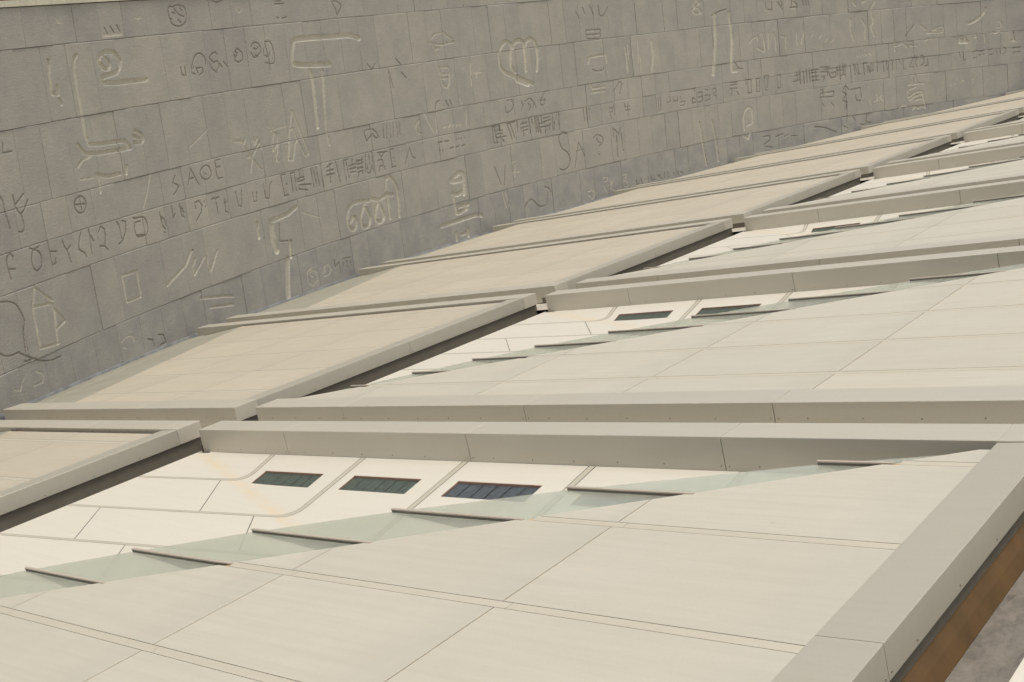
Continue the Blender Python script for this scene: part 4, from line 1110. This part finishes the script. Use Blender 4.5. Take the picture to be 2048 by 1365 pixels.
s 0.066|57.79,-0.22 57.86,-0.33;58.45,-0.19 58.50,-0.46;59.05,0.12 59.16,-0.27 58.87,-0.34;59.54,0.01 59.32,-0.12 59.59,-0.36
s 0.065|57.58,2.60 57.79,2.48;57.80,2.64 58.00,2.46;58.02,2.67 58.22,2.50;58.30,2.64 58.44,2.53;58.59,2.67 58.80,2.55
s 0.090|60.93,-0.99 61.23,-0.81 61.51,-0.89
w 0.134|70.74,2.54 71.03,2.49;70.92,3.06 70.96,2.56
m 0.089|67.72,3.18 67.83,2.62;67.56,2.97 67.93,3.00;68.44,3.13 68.48,2.57"""
def smooth_line(p):
    """round a traced curve; strokes with real corners stay sharp"""
    if len(p) < 4:
        return p
    q = [np.array(x) for x in p]
    for a, b, c in zip(q, q[1:], q[2:]):
        d0, d1 = b - a, c - b
        l = np.linalg.norm(d0) * np.linalg.norm(d1)
        if l < 1e-9 or math.degrees(math.acos(max(-1, min(1, float(d0 @ d1) / l)))) > 84:
            return p
    closed = np.linalg.norm(q[0] - q[-1]) < 1e-6
    e = [q[-2] if closed else 2 * q[0] - q[1]] + q + [q[1] if closed else 2 * q[-1] - q[-2]]
    out = []
    for i in range(1, len(e) - 2):
        for t in (0.0, 0.25, 0.5, 0.75):
            out.append(tuple(0.5 * (2 * e[i] + (e[i + 1] - e[i - 1]) * t + (2 * e[i - 1] - 5 * e[i] + 4 * e[i + 1] - e[i + 2]) * t * t + (3 * e[i] - e[i - 1] - 3 * e[i + 1] + e[i + 2]) * t ** 3)))
    out.append(tuple(q[-1]))
    return out

glyphs = []
for ln in GLYPHS.strip().split('\n'):
    hd, body = ln.split('|')
    kd, w = hd.split()
    segs = []
    for pl in body.split(';'):
        pts = [tuple(map(float, q.split(','))) for q in pl.split()]
        pts = smooth_line(pts)
        segs += [(*a, *b) for a, b in zip(pts, pts[1:])]
    sg = np.array(segs)
    hw = max(float(w), KINDS[kd][1]) / 2
    glyphs.append(dict(id=len(glyphs), kind=kd, hw=hw, seg=sg, lo=(min(sg[:, 0].min(), sg[:, 2].min()) - hw, min(sg[:, 1].min(), sg[:, 3].min()) - hw),
                       hi=(max(sg[:, 0].max(), sg[:, 2].max()) + hw, max(sg[:, 1].max(), sg[:, 3].max()) + hw), v=[], f=[], n=0))

def seg_dist(S, H, sg):
    d = np.full(S.shape, 1e9)
    for x0, y0, x1, y1 in sg:
        dx, dy = x1 - x0, y1 - y0
        L2 = dx * dx + dy * dy + 1e-9
        t = np.clip(((S - x0) * dx + (H - y0) * dy) / L2, 0, 1)
        d = np.minimum(d, np.hypot(S - x0 - t * dx, H - y0 - t * dy))
    return d

stones = []
for ri, (h0, h1, ph) in enumerate(ROWS):
    s = -12.0 * 1.062 + ph
    while s < 84:
        w = 1.062
        if random.random() < 0.13:
            w = 2.124
        stones.append((ri, s, s + w, h0, h1))
        s += w

built = []
for (ri, s0, s1, h0, h1) in stones:
    g = random.choice((0.001, 0.002, 0.004, 0.008, 0.013))
    gt = random.choice((0.005, 0.007, 0.009))
    a, b, c, d = s0 + 0.001, s1 - g, h0 + 0.003, h1 - gt
    proud = float(np.clip(rng.normal(0.0, 0.009), -0.02, 0.02))
    tilt = rng.normal(0, 0.004, 2)
    mid = wall_pt((s0 + s1) / 2, (h0 + h1) / 2) + WALL_ORG
    dist = float(np.linalg.norm(mid - CAM))
    gl = [q for q in glyphs if q['lo'][0] < b and q['hi'][0] > a and q['lo'][1] < d and q['hi'][1] > c]
    if gl:
        step = min(max(dist * 0.00058, 0.019), 0.042)
        nx, ny = max(2, int(math.ceil((b - a) / step))), max(2, int(math.ceil((d - c) / step)))
        xs, ys = np.linspace(a, b, nx + 1), np.linspace(c, d, ny + 1)
        S, H = np.meshgrid(xs, ys, indexing='ij')
        dep = np.zeros(S.shape)
        fx, fy = (xs[:-1] + xs[1:]) / 2, (ys[:-1] + ys[1:]) / 2
        FS, FH = np.meshgrid(fx, fy, indexing='ij')
        own = np.full(FS.shape, -1)
        best = np.zeros(FS.shape)
        for q in gl:
            de, mw, fl, _ = KINDS[q['kind']]
            dd = seg_dist(S, H, q['seg'])
            de = min(de, 0.85 * q['hw']) if q['kind'] == 'w' else de
            x = np.clip((1 - dd / (q['hw'] + 0.35 * step)) / (1 - fl), 0, 1)
            dep = np.maximum(dep, de * x * x * (3 - 2 * x))
            df = seg_dist(FS, FH, q['seg'])
            inside = (df < q['hw'] * 1.0) & ((q['hw'] - df) > best)
            best = np.where(inside, q['hw'] - df, best)
            own = np.where(inside, q['id'], own)
        pr = proud + tilt[0] * (S - (a + b) / 2) + tilt[1] * (H - (c + d) / 2) / 2 - dep + rng.normal(0, 0.0012, S.shape)
        # softened arris
        for sl in (np.s_[0, :], np.s_[-1, :], np.s_[:, 0], np.s_[:, -1]):
            pr[sl] -= 0.007
        P = wall_pt(S, H, pr).reshape(-1, 3)
        idx = np.arange((nx + 1) * (ny + 1)).reshape(nx + 1, ny + 1)
        # s grows clockwise seen from above, so this winding faces the roof
        Q = np.stack([idx[:-1, :-1], idx[1:, :-1], idx[1:, 1:], idx[:-1, 1:]], -1).reshape(-1, 4)
        ow = own.reshape(-1)
        for gi in np.unique(ow):
            if gi < 0:
                continue
            q = glyphs[gi]
            fs = Q[ow == gi]
            us, inv = np.unique(fs, return_inverse=True)
            q['v'].append(P[us]); q['f'].append(inv.reshape(fs.shape) + q['n']); q['n'] += len(us)
        fs = Q[ow < 0]
        # rim back into the wall
        ring = np.concatenate([idx[:, 0], idx[-1, 1:], idx[-2::-1, -1], idx[0, -2:0:-1]])
        Bk = wall_pt(S.reshape(-1)[ring], H.reshape(-1)[ring], -0.12)
        nb = len(P)
        k = np.arange(len(ring)); k2 = (k + 1) % len(ring)
        rim = np.stack([ring[k2], ring[k], nb + k, nb + k2], -1)
        V_ = np.concatenate([P, Bk]); F_ = np.concatenate([fs, rim])
    else:
        e = 0.010
        pts = []
        for (x, y, p) in ((a, c, -0.009), (b, c, -0.009), (b, d, -0.009), (a, d, -0.009), (a + e, c + e, 0), (b - e, c + e, 0), (b - e, d - e, 0), (a + e, d - e, 0)):
            pts.append(wall_pt(x, y, proud + p + tilt[0] * (x - (a + b) / 2) + tilt[1] * (y - (c + d) / 2) / 2))
        for (x, y) in ((a, c), (b, c), (b, d), (a, d)):
            pts.append(wall_pt(x, y, -0.12))
        V_ = np.array(pts)
        F_ = np.array([(4, 5, 6, 7)] + [(i, (i + 1) % 4, 4 + (i + 1) % 4, 4 + i) for i in range(4)] + [((i + 1) % 4, i, 8 + i, 8 + (i + 1) % 4) for i in range(4)])
    vis = -1.0 <= s0 <= 74
    built.append(dict(V=V_, F=F_, row=ri, size=(s1 - s0) * (h1 - h0 if ri else 1.2) / dist ** 2 if vis else 0.0, grid=bool(gl), tone=float(np.clip(rng.normal(0.5, 0.17), 0, 1))))

def fast_mesh(name, V_, F_, smooth=False, tone=None):
    me = bpy.data.meshes.new(name)
    V_ = np.asarray(V_, np.float32); F_ = np.asarray(F_, np.int32)
    me.vertices.add(len(V_)); me.vertices.foreach_set('co', V_.reshape(-1))
    me.loops.add(F_.size); me.loops.foreach_set('vertex_index', F_.reshape(-1))
    me.polygons.add(len(F_))
    me.polygons.foreach_set('loop_start', np.arange(0, F_.size, 4, dtype=np.int32))
    me.update(calc_edges=True)
    if smooth:
        me.shade_smooth()
    else:
        me.shade_flat()
    if tone is not None:
        at = me.attributes.new("tone", 'FLOAT', 'POINT')
        at.data.foreach_set('value', np.broadcast_to(np.asarray(tone, np.float32), (len(V_),)).copy())
    return me

order = sorted(range(len(built)), key=lambda i: -built[i]['size'])
single = set(order[:300])
rest = {False: [[], [], [], 0], True: [[], [], [], 0]}
for i, bt in enumerate(built):
    if i in single:
        me = fast_mesh("stone_block", bt['V'], bt['F'], bt['grid'], bt['tone'])
        link("stone_block", me, wall, M['granite_damp'] if bt['row'] == 0 else M['granite'])
    else:
        r_ = rest[bt['row'] == 0]
        r_[0].append(bt['V']); r_[1].append(bt['F'] + r_[3]); r_[2].append(np.full(len(bt['V']), bt['tone'])); r_[3] += len(bt['V'])
for damp, r_ in rest.items():
    me = fast_mesh("distant_stone_blocks", np.concatenate(r_[0]), np.concatenate(r_[1]), False, np.concatenate(r_[2]))
    o = link("distant_stone_blocks", me, wall, M['granite_damp'] if damp else M['granite'])
    o["kind"] = "stuff"
for q in glyphs:
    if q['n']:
        link("carved_glyph", fast_mesh("carved_glyph", np.concatenate(q['v']), np.concatenate(q['f']), True, 0.5), wall, M[KINDS[q['kind']][3]])

# joint bed behind the stones
ss = np.linspace(-13, 86, 100)
lo_, hi_ = wall_pt(ss, np.full(100, -3.2), -0.095), wall_pt(ss, np.full(100, 8.49), -0.095)
V_ = np.concatenate([lo_, hi_]); i_ = np.arange(99)
F_ = np.stack([i_, i_ + 1, 100 + i_ + 1, 100 + i_], -1)
link("wall_core", fast_mesh("wall_core", V_, F_), wall, M['mortar'])

def course(name, s0, s1, h0, h1, p_front, p_back, material, parent):
    ps = [wall_pt(x, y, p) for p in (p_front, p_back) for (x, y) in ((s0, h0), (s1, h0), (s1, h1), (s0, h1))]
    F = [(0, 1, 2, 3), (4, 7, 6, 5), (1, 0, 4, 5), (2, 1, 5, 6), (3, 2, 6, 7), (0, 3, 7, 4)]
    return link(name, fast_mesh(name, ps, F, False, random.uniform(0.3, 0.7)), parent, material)
s = -3.0
while s < 82:
    course("coping_stone", s, s + 0.62, 8.515, 8.69, 0.05, -0.5, M['coping'], wall)
    s += 0.63
for k in range(28):
    course("parapet_band", -3.0 + k * 3, -3.0 + k * 3 + 2.99, 8.695, 8.73, 0.02, -0.5, M['red'], wall)
    course("parapet_wall", -3.0 + k * 3, -3.0 + k * 3 + 2.99, 8.735, 9.4, -0.10, -0.5, M['pink'], wall)

# bluish lead flashing dressed up the foot of the wall, in lapped lengths
def foot_h(v, z):
    """world point where the wall stands at roof height z"""
    u = wall_u(v, z)
    return np.array((CB * u - SB * z, v, SB * u + CB * z))
vv = -9.0
while vv < 66:
    v1 = min(vv + 2.4, 66)
    pv = []
    for v_ in np.linspace(vv, v1 - 0.006, 5):
        for z_, p_ in ((-0.42, 0.05), (-0.29, 0.045), (-0.225, 0.03), (-0.22, 0.0)):
            q = foot_h(v_, z_)
            nrm = np.array((WCX - q[0], WCY - q[1], 0)); nrm /= np.linalg.norm(nrm)
            pv.append(q + nrm * p_ - WALL_ORG)
    F_ = [(i * 4 + j, i * 4 + j + 1, (i + 1) * 4 + j + 1, (i + 1) * 4 + j) for i in range(4) for j in range(3)]
    link("lead_flashing", fast_mesh("lead_flashing", pv, F_), wall, M['lead'])
    vv = v1
